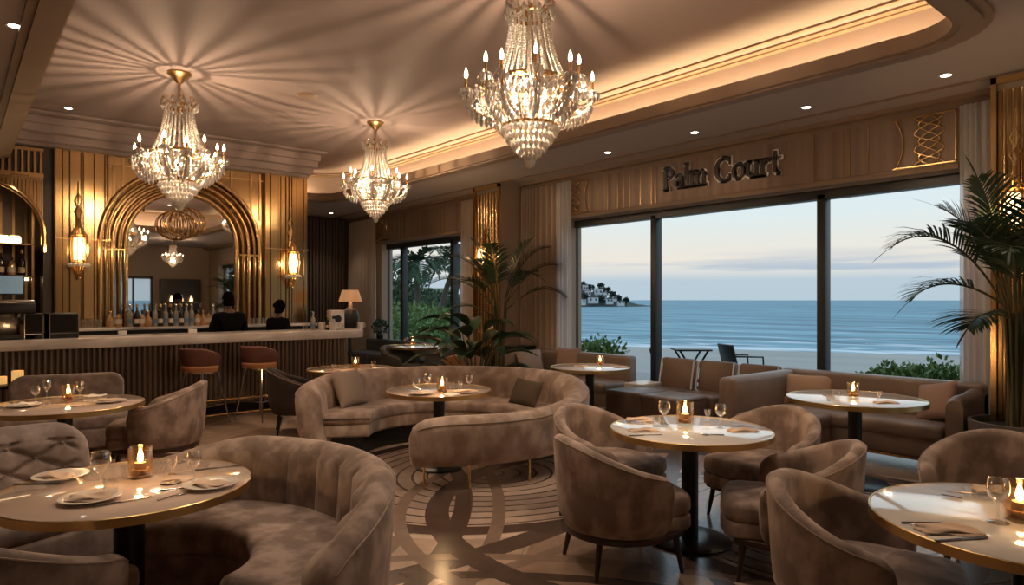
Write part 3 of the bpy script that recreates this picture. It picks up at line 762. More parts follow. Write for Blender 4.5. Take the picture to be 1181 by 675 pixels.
for lab, loc, rz, sc in (('brass cage sconce on the wide gold panel left of the arched bar mirror', (onY(90,YBAR-.15), YBAR-.15, 2.36), 0, 1.0),
                  ('brass cage sconce on the gold panel right of the arched bar mirror', (onY(335,YBAR-.15), YBAR-.15, 2.26), 0, 1.0),
                  ('brass cage sconce on the pier above the broad-leaved plant', (7.24, 9.40, 2.38), -pi/2, .8),
                  ('brass cage sconce on the pier behind the big potted palm', (7.24, onX(1171,7.2), 2.40), -pi/2, .9)):
    SN.put(lab, loc, rz, sc, 'brass wall sconces')
    dx, dy = (0,-.34) if rz == 0 else (-.34,0)
    point((loc[0]+dx, loc[1]+dy, loc[2]), 7, (1,.66,.34), .05, 'sconce_light')
# ribbed brass globe in front of the mirror
gx = onY(213, 11.58)
g = thing('ribbed_globe_pendant', 'ribbed brass globe pendant in front of the top of the bar mirror', 'pendant', (gx, 11.58, 2.84))
for k in range(22):
    a = TAU*k/22
    M().tube([((.31*sin(pi*j/14))*cos(a), (.25*sin(pi*j/14))*sin(a), .24*cos(pi*j/14)) for j in range(15)], .008, 5).obj('rib', GOLD, g)
M().tube([(0,0,.22),(0,0,ZC-2.84-.14)], .008, 6).obj('stem', GOLDD, g); M().lathe([(0,-.26),(.04,-.25),(.05,-.22),(.02,-.2),(0,-.2)], 12).obj('bottom_cup', GOLDD, g)
M().lathe([(0,-.05),(.07,-.045),(.07,0),(0,0)], 16, (0,0,ZC-.14-2.84+.0)).obj('ceiling_cup', GOLDD, g)
# ================================================================== UPHOLSTERY
def smooth01(x): x = max(0, min(1, x)); return x*x*(3-2*x)
def arc_back(a, b, ph0, ph1, th, z0, hf, steps=72, lean=.05, flutes=0, fl=.02, endr=.14, cut=0.0, botin=.03):
    """curved upholstered back on an ellipse; ph in degrees, hf(ph, q) gives the rim height."""
    m = M(); secs = []; rim = []
    L = radians(abs(ph1-ph0))*(a+b)/2
    for i in range(steps+1):
        q = i/steps; ph = radians(ph0+(ph1-ph0)*q); s = min(q, 1-q)*L
        nx, ny = cos(ph)/a, sin(ph)/b; nn = sqrt(nx*nx+ny*ny); nx /= nn; ny /= nn
        px, py = a*cos(ph), b*sin(ph)
        e = 1-min(1, s/endr); hs = 1-(1-sqrt(max(0, 1-e**2.2)))*cut if cut else 1
        e2 = 1-min(1, s/(th*.5)); ts = max(.30, sqrt(max(0, 1-e2*e2)))
        h = hf(degrees(ph), q); hh = z0+(h-z0)*hs
        T = th*ts; mid = th/2; r = T/2; sec = []
        N_ = 7
        fo = 0
        if flutes: fo = fl*(abs(sin(pi*flutes*q))**.55)
        def P(off, z, k=0):
            g = lean*((z-z0)/(h-z0+1e-6)) - botin*(1-min(1,(z-z0)/.12))**2
            return Vector((px+nx*(g-off), py+ny*(g-off), z))
        for j in range(N_): sec.append(P(mid-r, z0+(hh-r-z0)*j/(N_-1)))
        for j in range(1, 7): 
            an = pi*j/7; sec.append(P(mid-r*cos(an), hh-r+r*sin(an)))
        for j in range(N_): 
            t = j/(N_-1); sec.append(P(mid+r+fo*min(1, (1-t)*3+.5 if t < .9 else 0)*(1 if ts > .9 else 0), hh-r-(hh-r-z0)*t))
        secs.append(sec); rim.append(sec[N_+0])
    m.loops(secs); return m, rim, secs
def arc_poly(a, b, ph0, ph1, off_out, off_in, n=28, rnd=0.0):
    out = []; inn = []
    for i in range(n+1):
        ph = radians(ph0+(ph1-ph0)*i/n); nx, ny = cos(ph)/a, sin(ph)/b; nn = sqrt(nx*nx+ny*ny); nx /= nn; ny /= nn
        out.append((a*cos(ph)-nx*off_out, b*sin(ph)-ny*off_out)); inn.append((a*cos(ph)-nx*off_in, b*sin(ph)-ny*off_in))
    return out+inn[::-1]
def arc_pad(a, b, ph0, ph1, oo, oi, z0, z1, r, n=48, endr=.06):
    m = M(); secs = []; L = radians(abs(ph1-ph0))*(a+b)/2
    for i in range(n+1):
        q = i/n; q = q*q*(3-2*q)*.35+q*.65; ph = radians(ph0+(ph1-ph0)*q); nx, ny = cos(ph)/a, sin(ph)/b; nn = sqrt(nx*nx+ny*ny); nx /= nn; ny /= nn
        s = min(q, 1-q)*L; e = 1-min(1, s/endr); k = 1-sqrt(max(0, 1-e*e)) if e < 1 else 1; ins = k*r; OI = oi(degrees(ph)) if callable(oi) else oi
        o, i_ = oo+ins, OI-ins; zb, zt = z0+ins*.6, z1-ins*.8; sec = []
        for cx, cz, a0 in ((i_-r, zt-r, 0), (o+r, zt-r, 90), (o+r, zb+r, 180), (i_-r, zb+r, 270)):
            for j in range(5):
                an = radians(a0+90*j/4); off = cx+r*cos(an); sec.append(Vector((a*cos(ph)-nx*off, b*sin(ph)-ny*off, cz+r*sin(an))))
        secs.append(sec)
    return m.loops(secs)
def leg_m(x, y, z1, r0, r1, sx=0, sy=0, n=10): return M().tube([(x,y,z1),(x+sx,y+sy,0.0)], [r0,r1], n)
def tub_chair(mat=VELVET, legs=WOOD, R=.375, hb=.80, ha=.60, seatz=.46, band=True, name='tub_chair', flutes=0):
    t = thing(name, '', 'chair')
    def hf(ph, q):
        d = abs(((ph-180+540) % 360)-180)
        return ha+(hb-ha)*(0.5+0.5*cos(radians(min(180, d*1.45))))
    m, rim, secs = arc_back(R, R, 62, 298, .085, .25, hf, 64, .035, flutes, .02, .12, .35, .045)
    sh = m.obj('backrest', mat, t, ang=55)
    M().tube([p+Vector((0,0,.002)) for p in rim[2:-2]], .005, 6).obj('piping', PIPING, sh)
    poly = [((R-.09)*cos(radians(a)), (R-.09)*sin(radians(a))) for a in range(80, 281, 10)]+[(.30,-.27),(.36,-.22),(.385,-.12),(.39,0),(.385,.12),(.36,.22),(.30,.27)]
    M().pad(poly, .25, .34, .02).obj('seat_base', mat, t, ang=50)
    M().pad(poly, .33, seatz, .045, crown=.02).obj('seat', mat, t, ang=60)
    if band:
        pb = [((R-.035)*cos(radians(a)), (R-.035)*sin(radians(a))) for a in range(70, 291, 10)]+[(.30,-.25),(.35,0),(.30,.25)]
        M().pad(pb, .215, .255, .008).obj('seat_frame', legs, t, ang=50)
    for x, y, sx, sy in ((.25,.22,.03,.03),(.25,-.22,.03,-.03),(-.23,.20,-.04,.035),(-.23,-.20,-.04,-.035)):
        leg_m(x, y, .23, .022, .012, sx, sy).obj('leg', legs, t)
    return t
TC = Proto(tub_chair)
def chair_at(proto, l, d, face, lab, group=None, sc=None):
    """face: compass in the standpoint frame, 0 = to the right, 90 = away"""
    p_ = W(l, d); return proto.put(lab, (p_.x, p_.y, 0), radians(face)-A, sc, group)
G1 = None
chair_at(TC, .66, 4.12, 18, 'velvet tub chair at the near left of the round white table, back turned')
chair_at(TC, 1.64, 3.98, 160, 'velvet tub chair on the near right of the round white table, back turned')
chair_at(TC, .72, 5.02, -42, 'velvet tub chair on the far left of the round white table')
chair_at(TC, 1.84, 4.98, 212, 'velvet tub chair on the far right of the round white table')
chair_at(TC, 1.56, 2.98, -36, 'large velvet tub chair nearest the table cut by the right edge', None, 1.0)
chair_at(TC, 2.84, 3.92, 232, 'velvet tub chair in front of the stone planter')
chair_at(TC, -3.34, 6.35, 195, 'pale-backed velvet tub chair between the back-left table and the bar stools', None, 1.05)
chair_at(TC, -1.94, 2.66, 75, 'velvet tub chair cut by the bottom left corner of the photo')
DC = Proto(lambda: tub_chair(DARKFAB, BLACKM, .36, .80, .60, .48, False, 'dining_chair'))
chair_at(DC, -2.58, 8.2, 20, 'dark brown chair on thin black legs beside the curved booth and the bar stools')
# tufted armchair on the left
def tufted():
    t = thing('tufted_armchair', '', 'armchair'); m = M(); W2, H0, H1 = .56, .30, .77; n, k = 72, 44
    fr = []
    for j in range(k+1):
        row = []
        for i in range(n+1):
            u = i/n; v = j/k; y = -W2+2*W2*u; z = H0+(H1-H0)*v
            e = min(1, min(u,1-u)*9); e3 = min(1, (1-v)*6)
            puff = .05*sqrt(max(0,e))*sqrt(max(0.0,e3)) if e3 < 1 or e < 1 else .05
            du = (u*4+v*3) % 1; dv = (u*4-v*3) % 1
            groove = min(min(du,1-du), min(dv,1-dv)); puff -= .034*max(0, 1-groove*6)**1.2*(e3 > .6)*(e > .6)*(j > 3)
            cr = .0 if e3 >= 1 else -.0
            zz = z-(.10*(1-e)**2)*(v)  # rounded upper corners
            curve = .18*(abs(2*u-1)**2.2)
            row.append(Vector((-.30+puff-.10*v+curve, y, zz)))
        fr.append(row)
    m.loops(fr, closed_sec=False, cap=False)
    bk = []
    for row in fr: bk.append([p-Vector((.13,0,0)) for p in row])
    m.loops(bk, closed_sec=False, cap=False)
    m.loops([[r[0] for r in fr]+[], [r[0] for r in bk]], closed_sec=False, cap=False); m.loops([[r[-1] for r in fr], [r[-1] for r in bk]], closed_sec=False, cap=False)
    topc = []
    for i in range(n+1):
        a_, b_ = fr[-1][i], bk[-1][i]; topc.append([a_, a_*.75+b_*.25+Vector((0,0,.035)), a_*.25+b_*.75+Vector((0,0,.035)), b_])
    m.loops(topc, closed_sec=False, cap=False); m.loops([fr[0], bk[0]], closed_sec=False, cap=False)
    bo = m.obj('backrest', VELVET2, t, ang=70)
    # buttons sit where the diamond grooves cross
    for i in range(1, 8):
        for j in range(1, 6):
            if (i+j) % 2: continue
            u, v = i/8, j/6
            if v > .85 or u < .12 or u > .88: continue
            p_ = fr[int(v*k)][int(u*n)]; M().ball((p_.x+.004, p_.y, p_.z), .012, 8, 5).obj('button', VELVET2, bo)
    poly = [(-.36,-.55),(.34,-.55),(.42,-.50),(.46,-.38),(.46,.38),(.42,.50),(.34,.55),(-.36,.55)]
    M().pad(poly, .12, .33, .03).obj('seat_base', VELVET2, t, ang=50)
    M().pad(poly, .31, .46, .06, crown=.02).obj('seat', VELVET2, t, ang=60)
    for x in (-.3,.36):
        for y in (-.45,.45): leg_m(x,y,.13,.02,.014).obj('leg', WOOD, t)
    return t
TF = Proto(tufted)
chair_at(TF, -2.88, 3.86, -28, 'diamond-tufted mushroom armchair at the left edge beside the marble-topped table')
# banquette seen across the back-left table
def lowsofa():
    t = thing('rounded_settee', '', 'settee')
    pb = M(); n = 20; prof = []
    hw = .52; out = [(-hw,.10)]+[(-hw+.14-.14*cos(pi/2*k/8)*1, .68+.13*sin(pi/2*k/8)) for k in range(9)]+[(hw-.14+.14*sin(pi/2*k/8), .68+.13*cos(pi/2*k/8)) for k in range(9)]+[(hw,.10)]
    out2 = out[::-1]
    R = Matrix(((0,0,1,-.42),(1,0,0,0),(0,1,0,0),(0,0,0,1)))
    pb.pad(out2, 0, .16, .035, mat=R); pb.obj('backrest', VELVET2, t, ang=50)
    poly = [(-.30,-.56),(.30,-.56),(.38,-.50),(.40,-.4),(.40,.4),(.38,.50),(.30,.56),(-.30,.56)]
    M().pad(poly, .12, .32, .03).obj('seat_base', VELVET2, t); M().pad(poly, .30, .46, .05, crown=.015).obj('seat', VELVET2, t, ang=60)
    for x in (-.25,.3):
        for y in (-.45,.45): leg_m(x,y,.13,.02,.014).obj('leg', WOOD, t)
    return t
LS = Proto(lowsofa)
chair_at(LS, -4.62, 6.95, -62, 'armless rounded settee behind the back-left table, against the dark bar front')
# crescent sofa in front
cs = thing('crescent_sofa', 'channel-backed crescent sofa of brown velvet hugging the marble-topped table', 'sofa', (0.70, 3.34, 0))
def hf1(ph, q):
    h = .80
    h -= .16*smooth01((abs(ph-8)-34)/52); return h
m, rim, secs = arc_back(1.02, 1.04, -70, 86, .15, .10, hf1, 110, .05, 11, .045, .22, .25)
bo = m.obj('backrest', VELVET, cs, ang=60)
M().tube([p+Vector((0,0,.002)) for p in rim[2:-2]], .006, 6).obj('piping', PIPING, bo)
arc_pad(1.02, 1.04, -66, 84, .13, .60, .12, .31, .03).obj('seat_base', VELVET, cs, ang=50); arc_pad(1.02, 1.04, -67, 85, .13, .615, .29, .46, .05).obj('seat', VELVET, cs, ang=60)
for a, r in ((78,.5),(80,.88),(30,.55),(-60,.5),(-60,.9),(0,.95)):
    leg_m(r*cos(radians(a)), r*sin(radians(a)), .13, .022, .013).obj('leg', WOOD, cs)
# large curved booth
bc = W(-.70, 6.98)
bs = thing('curved_booth_sofa', 'large round channel-backed booth sofa wrapped round the middle table', 'sofa', (bc.x, bc.y, 0), -A)
def hf2(ph, q):
    # ph 188 (left arm) down through 90 (far) and 0 (right) to -108 (near end)
    far = .80; near = .63
    h = near+(far-near)*smooth01((ph+62)/95)
    h -= .06*smooth01((ph-150)/45); h -= .04*smooth01((-ph-80)/18)
    return h
m, rim, secs = arc_back(1.46, 1.36, 196, -97, .22, .20, hf2, 220, .045, 26, .030, .20, .35, .05)
bo = m.obj('backrest', VELVET3, bs, ang=60)
M().tube([p+Vector((0,0,.002)) for p in rim[3:-3]], .006, 6).obj('piping', PIPING, bo)
narrow = lambda ph: .53+.19*smooth01((ph+75)/45)
arc_pad(1.46, 1.36, 188, -90, .20, lambda ph: narrow(ph)-.02, .20, .35, .03, 90).obj('seat_base', VELVET3, bs, ang=50); arc_pad(1.46, 1.36, 189, -91, .20, narrow, .33, .46, .045, 90).obj('seat', VELVET3, bs, ang=60)
arc_pad(1.46, 1.36, 186, 60, .30, .62, .0, .21, .01, 50).obj('plinth', BLACKM, bs)
for a, r in ((-92,.93),(-76,.96),(-52,.95),(-15,.93),(20,.93),(188,.93),(184,.62)):
    leg_m(1.46*r*cos(radians(a)), 1.36*r*sin(radians(a)), .21, .012, .009).obj('leg', GOLD, bs)
def pillow(w, h, th, mat, name='pillow'):
    m = M(); n = 14; front = []; back = []
    for j in range(n+1):
        rf = []; rb = []
        for i in range(n+1):
            u = 2*i/n-1; v = 2*j/n-1
            pin = 1-.07*(1-abs(v)**2)*(abs(u)**3)  ; pin2 = 1-.07*(1-abs(u)**2)*(abs(v)**3)
            t = th/2*(max(0,(1-u*u))**.45)*(max(0,(1-v*v))**.45)
            rf.append(Vector((t, u*w/2*pin, h/2+v*h/2*pin2))); rb.append(Vector((-t, u*w/2*pin, h/2+v*h/2*pin2)))
        front.append(rf); back.append(rb)
    m.loops(front, closed_sec=False, cap=False); m.loops(back, closed_sec=False, cap=False)
    return m.obj(name, mat, None, ang=80)
def put_pillow(w, h, mat, loc, yaw, tilt, lab, th=.14, roll=0):
    o = pillow(w, h, th, mat); tag(o, lab, 'pillow'); o.rotation_euler = (roll, tilt, yaw); o.location = loc; return o
p_ = W(-1.70, 7.30); put_pillow(.46, .42, PILLOW, (p_.x, p_.y, .455), radians(-25)-A, radians(-22), 'sand-coloured pillow inside the left end of the round booth', .15)
p_ = W(.10, 7.35); put_pillow(.50, .30, OLIVE, (p_.x, p_.y, .455), radians(215)-A, radians(-25), 'dark olive pillow against the far back of the round booth', .13)
# ---- window sofas
def straight_sofa(name, lab, x0, x1, y0, y1, ret=None, arm=None, mat=LEATHER, h=.81, seatd=None, cush=2, legs=GOLD):
    t = thing(name, lab, 'sofa', ((x0+x1)/2, (y0+y1)/2, 0)); ox, oy = (x0+x1)/2, (y0+y1)/2
    def B(nm, a, b, c, d, e, f, bev=.04, mt=mat): return M().box(a-ox, b-ox, c-oy, d-oy, e, f, bev, 3).obj(nm, mt, t, ang=50)
    B('base', x0+.04, x1, y0, y1, .12, .32, .02)
    B('backrest', x1-.20, x1, y0, y1, .14, h, .05)
    ya = y0+(.16 if arm else 0); yb = y1-(.18 if ret else 0)
    for i in range(cush): B('seat_cushion', x0, x1-.19, ya+(yb-ya)*i/cush+.004, ya+(yb-ya)*(i+1)/cush-.004, .30, .45, .05)
    if arm:   # near arm, scrolled outwards
        n = 10; prof = []
        top = arm; m = M()
        secs = []
        for k in range(15):
            q = k/14; x = x0-.02+(x1-x0-.0)*q; hh = top+(h-.04-top)*smooth01((q-.35)/.5) if top < h else top
            e = 1-min(1, q*8); hh -= .04*e*e
            r = .07
            sec = [Vector((x-ox, y0-oy+.14, .12)), Vector((x-ox, y0-oy+.14, hh-r))]+[Vector((x-ox, y0-oy+.07+r*cos(a), hh-r+r*sin(a))) for a in [pi*j/8 for j in range(1,8)]]+[Vector((x-ox, y0-oy, hh-r)), Vector((x-ox, y0-oy, .12))]
            secs.append(sec)
        m.loops(secs); m.obj('armrest', mat, t, ang=50)
    if ret:   # return back along the far end
        B('return_back', ret, x1-.02, y1-.19, y1, .14, h-.01, .06)
        B('return_seat', ret+.02, x0+.05, y1-.85, y1-.17, .30, .44, .05); B('return_base', ret+.04, x0+.1, y1-.83, y1-.02, .12, .32, .02)
    for x in ((ret or x0)+.1, x0+.1, x1-.1):
        for y in (y0+.08, y1-.1): leg_m(x-ox, y-oy, .13, .014, .014).obj('leg', legs, t)
    M().box(x0+.03-ox, x0+.055-ox, y0+.02-oy, y1-.05-oy, .10, .125).obj('front_rail', legs, t)
    return t
straight_sofa('window_sofa', 'long brown leather sofa under the sea window, with a scrolled near arm', 6.95, 7.68, 2.02, 4.05, ret=6.20, arm=.74)
straight_sofa('window_sofa', 'brown leather sofa beside the cream curtain, with two pillows at its far end', 6.95, 7.66, 6.32, 8.30, ret=6.75, mat=LEATHER, h=.80)
straight_sofa('window_sofa', 'dark grey banquette along the far window with the palms outside', 7.0, 7.68, 10.3, 14.3, mat=GREYFAB, h=.72, cush=4, legs=BLACKM)
put_pillow(.52, .34, PEACH, (7.32, 3.62, .45), radians(205), radians(-20), 'peach rectangular pillow at the inner corner of the long window sofa', .14)
put_pillow(.40, .40, ROSE, (7.24, 2.34, .45), radians(160), radians(-24), 'rose-brown square pillow leaning on the scrolled arm of the long sofa', .14, .25)
put_pillow(.46, .42, PILLOW, (7.02, 7.90, .44), radians(-105), radians(-24), 'pale sand pillow leaning on the far arm of the sofa beside the cream curtain', .15)
put_pillow(.46, .44, ROSE, (7.36, 7.52, .44), radians(190), radians(-18), 'brown pillow next to the pale one on the sofa beside the cream curtain', .15)
# low lounge chairs and ottomans between the two sofas
def lounge():
    t = thing('low_lounge_chair', '', 'chair')
    M().box(-.32,.12,-.27,.27,.14,.42,.04,3).obj('seat', LEATHER2, t, ang=50)
    b = M(); R = Matrix.Rotation(radians(8), 4, 'Y'); b.box(.05,.17,-.26,.26,.30,.83,.035,3, mat=R); b.obj('backrest', LEATHER2, t, ang=50)
    for s in (-1,1): M().tube([tuple(R @ Vector((.03,s*.262,.42))), tuple(R @ Vector((.05,s*.262,.81)))], .012, 6).obj('piping', CERAM, t)
    for x in (-.26,.1):
        for y in (-.22,.22): leg_m(x,y,.15,.014,.012).obj('leg', BLACKM, t)
    return t
LC = Proto(lounge)
for y, lab in ((4.42,'low brown lounge chair against the window, closest to the long sofa'), (5.02,'middle one of three low brown lounge chairs along the window'), (5.62,'low brown lounge chair along the window, closest to the ottomans and the window post')):
    LC.put(lab, (7.50, y, 0), 0, None, 'low lounge chairs along the window')
def ottoman():
    t = thing('ottoman', '', 'ottoman')
    M().box(-.28,.28,-.285,.285,.04,.40,.025,3).obj('body', LEATHER2, t, ang=50)
    M().box(-.285,.285,-.29,.29,.375,.44,.028,3).obj('top_cushion', LEATHER, t, ang=50)
    for x in (-.22,.22):
        for y in (-.22,.22): leg_m(x,y,.05,.02,.02).obj('foot', BLACKM, t)
    return t
OT = Proto(ottoman)
OT.put('square leather ottoman closer to the sofa with the two pillows', (6.87, 5.70, 0), .06, (1,1,1)); OT.put('square leather ottoman beside the low lounge chairs, farther right of its twin', (6.86, 5.08, 0), .03, (1,1,1))
tb = thing('low_bench_table', 'pale low bench between the ottomans and the window', 'bench', (7.42, 6.0-.0, 0), 0)
tb.location.y = 6.02
M().box(-.22,.22,-.16,.16,.40,.46,.01).obj('bench_top', CERAM, tb)
for x in (-.17,.17):
    for y in (-.11,.11): leg_m(x,y,.40,.015,.015).obj('leg', BLACKM, tb)
# chairs near the far table
FC = Proto(lambda: tub_chair(GREYFAB, BLACKM, .36, .80, .62, .45, False, 'lounge_chair'))
chair_at(FC, -1.95, 12.0, -20, 'slate grey tub chair left of the far table, by the end of the bar')
chair_at(FC, -1.12, 11.65, 110, 'dark tub chair to the right of the far table, half behind the broad leaves')
FD = Proto(lambda: tub_chair(TAN, WOOD, .34, .78, .62, .45, False, 'lounge_chair'))
chair_at(FD, -.80, 10.65, 100, 'tan-backed chair between the round booth and the broad-leaved plant')
cb2 = thing('low_cabinet', 'low dark cabinet between the palm by the pier and the sofa with two pillows', 'cabinet', (7.45, 8.72, 0))
M().box(-.22,.22,-.18,.18,.05,.82,.015).obj('body', BLACKP, cb2); M().box(-.23,.22,-.19,.19,.80,.83,.006).obj('top', BLACKM, cb2); M().box(-.2,.2,-.16,.16,0,.06).obj('plinth', BLACKM, cb2)
M().box(-.226,-.219,-.16,-.01,.12,.76,.002).obj('door', BLACKM, cb2); M().box(-.226,-.219,.01,.16,.12,.76,.002).obj('door', BLACKM, cb2)
# ================================================================== TABLES
def table(name, lab, loc, r, mat=TABLET, ped=BLACKM, h=.75, pr=.055, base=.27):
    t = thing(name, lab, 'table', (loc.x, loc.y, 0))
    M().lathe([(0,h-.038),(r-.012,h-.038),(r-.006,h-.034),(r-.006,h-.004),(r-.012,h),(0,h)], 72).obj('tabletop', mat, t)
    M().lathe([(r-.006,h-.040),(r,h-.038),(r,h-.002),(r-.006,h+.0008),(r-.008,h-.002),(r-.008,h-.038),(r-.006,h-.040)], 72, cap=False).obj('brass_edge', BRASSRIM, t)
    M().lathe([(0,.02),(pr,.02),(pr,h-.06),(pr+.08,h-.045),(pr+.09,h-.038),(0,h-.038)], 28).obj('pedestal', ped, t)
    M().lathe([(0,0),(base,0),(base,.012),(base-.02,.022),(pr+.03,.03),(0,.03)], 44).obj('foot_disc', ped, t)
    return t
T1 = W(-1.78,3.13); T2 = W(1.19,4.5); T3 = W(2.02,2.62); T4 = at(75,466,.75); T5 = W(-.70,6.45); T6 = at(986,459,.75); T7 = Vector((6.30,5.98,.75)); T8 = at(405,425,.75); T9 = at(476,399,.75)
table('round_table', 'marble-topped round table with brass edge and three place settings, beside the crescent sofa', T1, .53, pr=.065, base=.22)
table('round_table', 'round white table ringed by four velvet tub chairs', T2, .53, TABLEW)
table('round_table', 'round white table cut by the right edge of the photo', T3, .56, TABLEW, pr=.06)
table('round_table', 'round table between the rounded settee and the pale-backed tub chair, in front of the bar', T4, .58)
table('round_table', 'round table inside the large curved booth', T5, .50, base=.22)
table('round_table', 'round white table in front of the long sofa with the peach pillow', T6, .56, TABLEW)
table('round_table', 'round white table in front of the sofa with two pillows beside the curtain', T7, .51, TABLEW, base=.20)
table('round_table', 'round table behind the curved booth, near the end of the bar', T8, .54)
table('round_table', 'far round table on a brass pedestal beside the dark banquette', T9, .56, TABLEW, GOLD, .75, .045)
ZT = .7515
# ---- tableware
def candle():
    t = thing('candle_holder', '', 'candle')
    M().lathe([(0,0),(.040,0),(.044,.004),(.046,.03),(.046,.125),(.0445,.127),(.043,.125),(.043,.03),(.040,.012),(0,.012)], 28, rib=14, ribd=.012).obj('glass_cup', VOTIV, t)
    M().lathe([(0,.013),(.036,.013),(.037,.030),(.034,.034),(0,.034)], 20).obj('amber_base', pm('amber_gravel', (.28,.13,.035), .4, bump=(200,.6)), t)
    M().lathe([(0,.034),(.022,.034),(.022,.06),(.018,.062),(0,.058)], 16).obj('wax', WAX, t)
    M().lathe(flame_prof(.95), 10, (0,0,.060)).obj('flame', CANDLE, t)
    return t
CA = Proto(candle)
def wine():
    t = thing('wine_glass', '', 'wine glass')
    M().lathe([(.0,0),(.032,0),(.032,.002),(.006,.006),(.0035,.02),(.0035,.062),(.010,.070),(.028,.088),(.034,.108),(.034,.125),(.030,.148),(.029,.148),(.033,.125),(.033,.108),(.027,.090),(.010,.073),(0,.072)], 24).obj('glass_body', TUMBL, t)
    return t
WG = Proto(wine)
def tumbler():
    t = thing('water_glass', '', 'glass'); M().lathe([(0,0),(.024,0),(.028,.07),(.027,.07),(.0235,.006),(0,.006)], 22).obj('glass_body', TUMBL, t); return t
TG = Proto(tumbler)
def cordial():
    t = thing('small_glass', '', 'glass'); M().lathe([(0,0),(.018,0),(.018,.003),(.006,.010),(.007,.022),(.019,.045),(.022,.072),(.021,.072),(.018,.046),(.005,.024),(0,.024)], 20).obj('glass_body', TUMBL, t); return t
SG = Proto(cordial)
def plate():
    t = thing('dinner_plate', '', 'plate'); M().lathe([(0,.003),(.055,.003),(.06,0),(.07,.003),(.118,.016),(.12,.018),(.116,.019),(.07,.008),(0,.008)], 44).obj('plate_body', CERAM, t); return t
PL = Proto(plate)
def wavy_cloth(w, d, z, h, mat, nm, par, seed=1):
    r = random.Random(seed); n = 10; m = M(); top = []; ph = r.random()*6
    for j in range(n+1):
        row = []
        for i in range(n+1):
            u = i/n; v = j/n; row.append(Vector((-w/2+w*u+.006*sin(9*v+ph), -d/2+d*v+.008*sin(7*u+ph), z+h+.004*sin(8*u+5*v+ph)-(.004 if min(u,1-u,v,1-v) < .05 else 0))))
        top.append(row)
    m.loops(top, closed_sec=False, cap=False)
    bot = [[Vector((p.x, p.y, z+.0005)) for p in row] for row in top]
    m.loops(bot, closed_sec=False, cap=False)
    for e in (lambda a: a[0], lambda a: a[-1]): m.loops([e(top), e(bot)], closed_sec=False, cap=False)
    m.loops([[r_[0] for r_ in top], [r_[0] for r_ in bot]], closed_sec=False, cap=False); m.loops([[r_[-1] for r_ in top], [r_[-1] for r_ in bot]], closed_sec=False, cap=False)
    return m.obj(nm, mat, par, ang=60)
def napkin():
    t = thing('folded_napkin', '', 'napkin'); wavy_cloth(.19,.10,0,.006,NAPK,'lower_fold',t,2); wavy_cloth(.165,.085,.0065,.006,NAPK,'upper_fold',t,5); return t
NP = Proto(napkin)
def wnapkin():
    t = thing('folded_napkin', '', 'napkin'); wavy_cloth(.15,.12,0,.008,WNAPK,'fold',t,4); return t
NW = Proto(wnapkin)
def knife():
    t = thing('table_knife', '', 'knife'); m = M(); m.pad([(-.11,-.006),(-.01,-.0045),(-.01,.0045),(-.11,.006)], 0, .006, .002, 2); m.obj('handle', STEEL, t)
    M().prism([(-.012,-.005),(.09,-.009),(.108,-.002),(.11,.006),(-.012,.005)], .002, .004).obj('blade', STEEL, t); return t
KN = Proto(knife)
def fork():
    t = thing('table_fork', '', 'fork'); M().tube([(-.10,0,.003),(0,0,.004),(.04,0,.003)], [.0045,.0025,.003], 8).obj('handle', STEEL, t)
    m = M(); m.prism([(.035,-.004),(.05,-.011),(.062,-.011),(.062,.011),(.05,.011),(.035,.004)], .001, .003)
    for y in (-.0095,-.0032,.0032,.0095): m.box(.06,.10,y-.0013,y+.0013,.001,.003)
    m.obj('tines', STEEL, t); return t
FK = Proto(fork)
def spoon():
    t = thing('table_spoon', '', 'spoon'); M().tube([(-.07,0,.003),(.02,0,.004)], [.004,.0025], 8).obj('handle', STEEL, t); M().ball((.045,0,.003), .026, 14, 8, (1,.62,.12)).obj('bowl', STEEL, t); return t
SPN = Proto(spoon)
def coaster():
    t = thing('dark_coaster', '', 'coaster'); M().lathe([(0,0),(.045,0),(.046,.002),(.045,.004),(0,.004)], 28).obj('disc', pm('coaster_brown', (.10,.055,.03), .4), t)
    M().lathe([(.012,.004),(.014,.0055),(.016,.004)], 20, cap=False).obj('emblem_ring', GOLDD, t); return t
CO = Proto(coaster)
def put(P_, px, py, rz, lab, z=ZT, sc=None, T=None, R=None):
    q = at(px, py, z)
    if T is not None:      # keep it wholly on its table
        v = Vector((q.x-T.x, q.y-T.y)); 
        if v.length > R: v = v.normalized()*R; q.x, q.y = T.x+v.x, T.y+v.y
    return P_.put(lab, (q.x, q.y, z), radians(rz)-A, sc)
candles = []
def put_candle(px, py, T, lab, sc=1.0, e=3.6):
    o = put(CA, px, py, 0, lab, ZT, (sc,sc,sc), T, .4); q = o.location
    point((q.x, q.y, q.z+.19*sc), e, (1,.60,.28), .02, 'candle_light'); return o
put_candle(162, 550, T1, 'amber votive candle on the marble-topped table beside the crescent sofa', 1.15)
put_candle(790, 490, T2, 'amber votive candle on the white table with four tub chairs', 1.25)
put_candle(1176, 600, T3, 'amber votive candle on the table cut by the right edge', 1.2)
put_candle(79, 463, T4, 'amber votive candle on the table in front of the rounded settee', 1.1)
put_candle(510, 453, T5, 'amber votive candle on the table inside the curved booth', 1.1)
put_candle(984, 459, T6, 'amber votive candle on the table before the peach pillow', 1.05)
put_candle(692, 422, T7, 'amber votive candle on the table in front of the sofa with two pillows', 1.0)
put_candle(410, 425, T8, 'amber votive candle on the table behind the curved booth', 1.1)
put_candle(476, 397, T9, 'amber votive candle on the far table with the brass pedestal', 1.2)
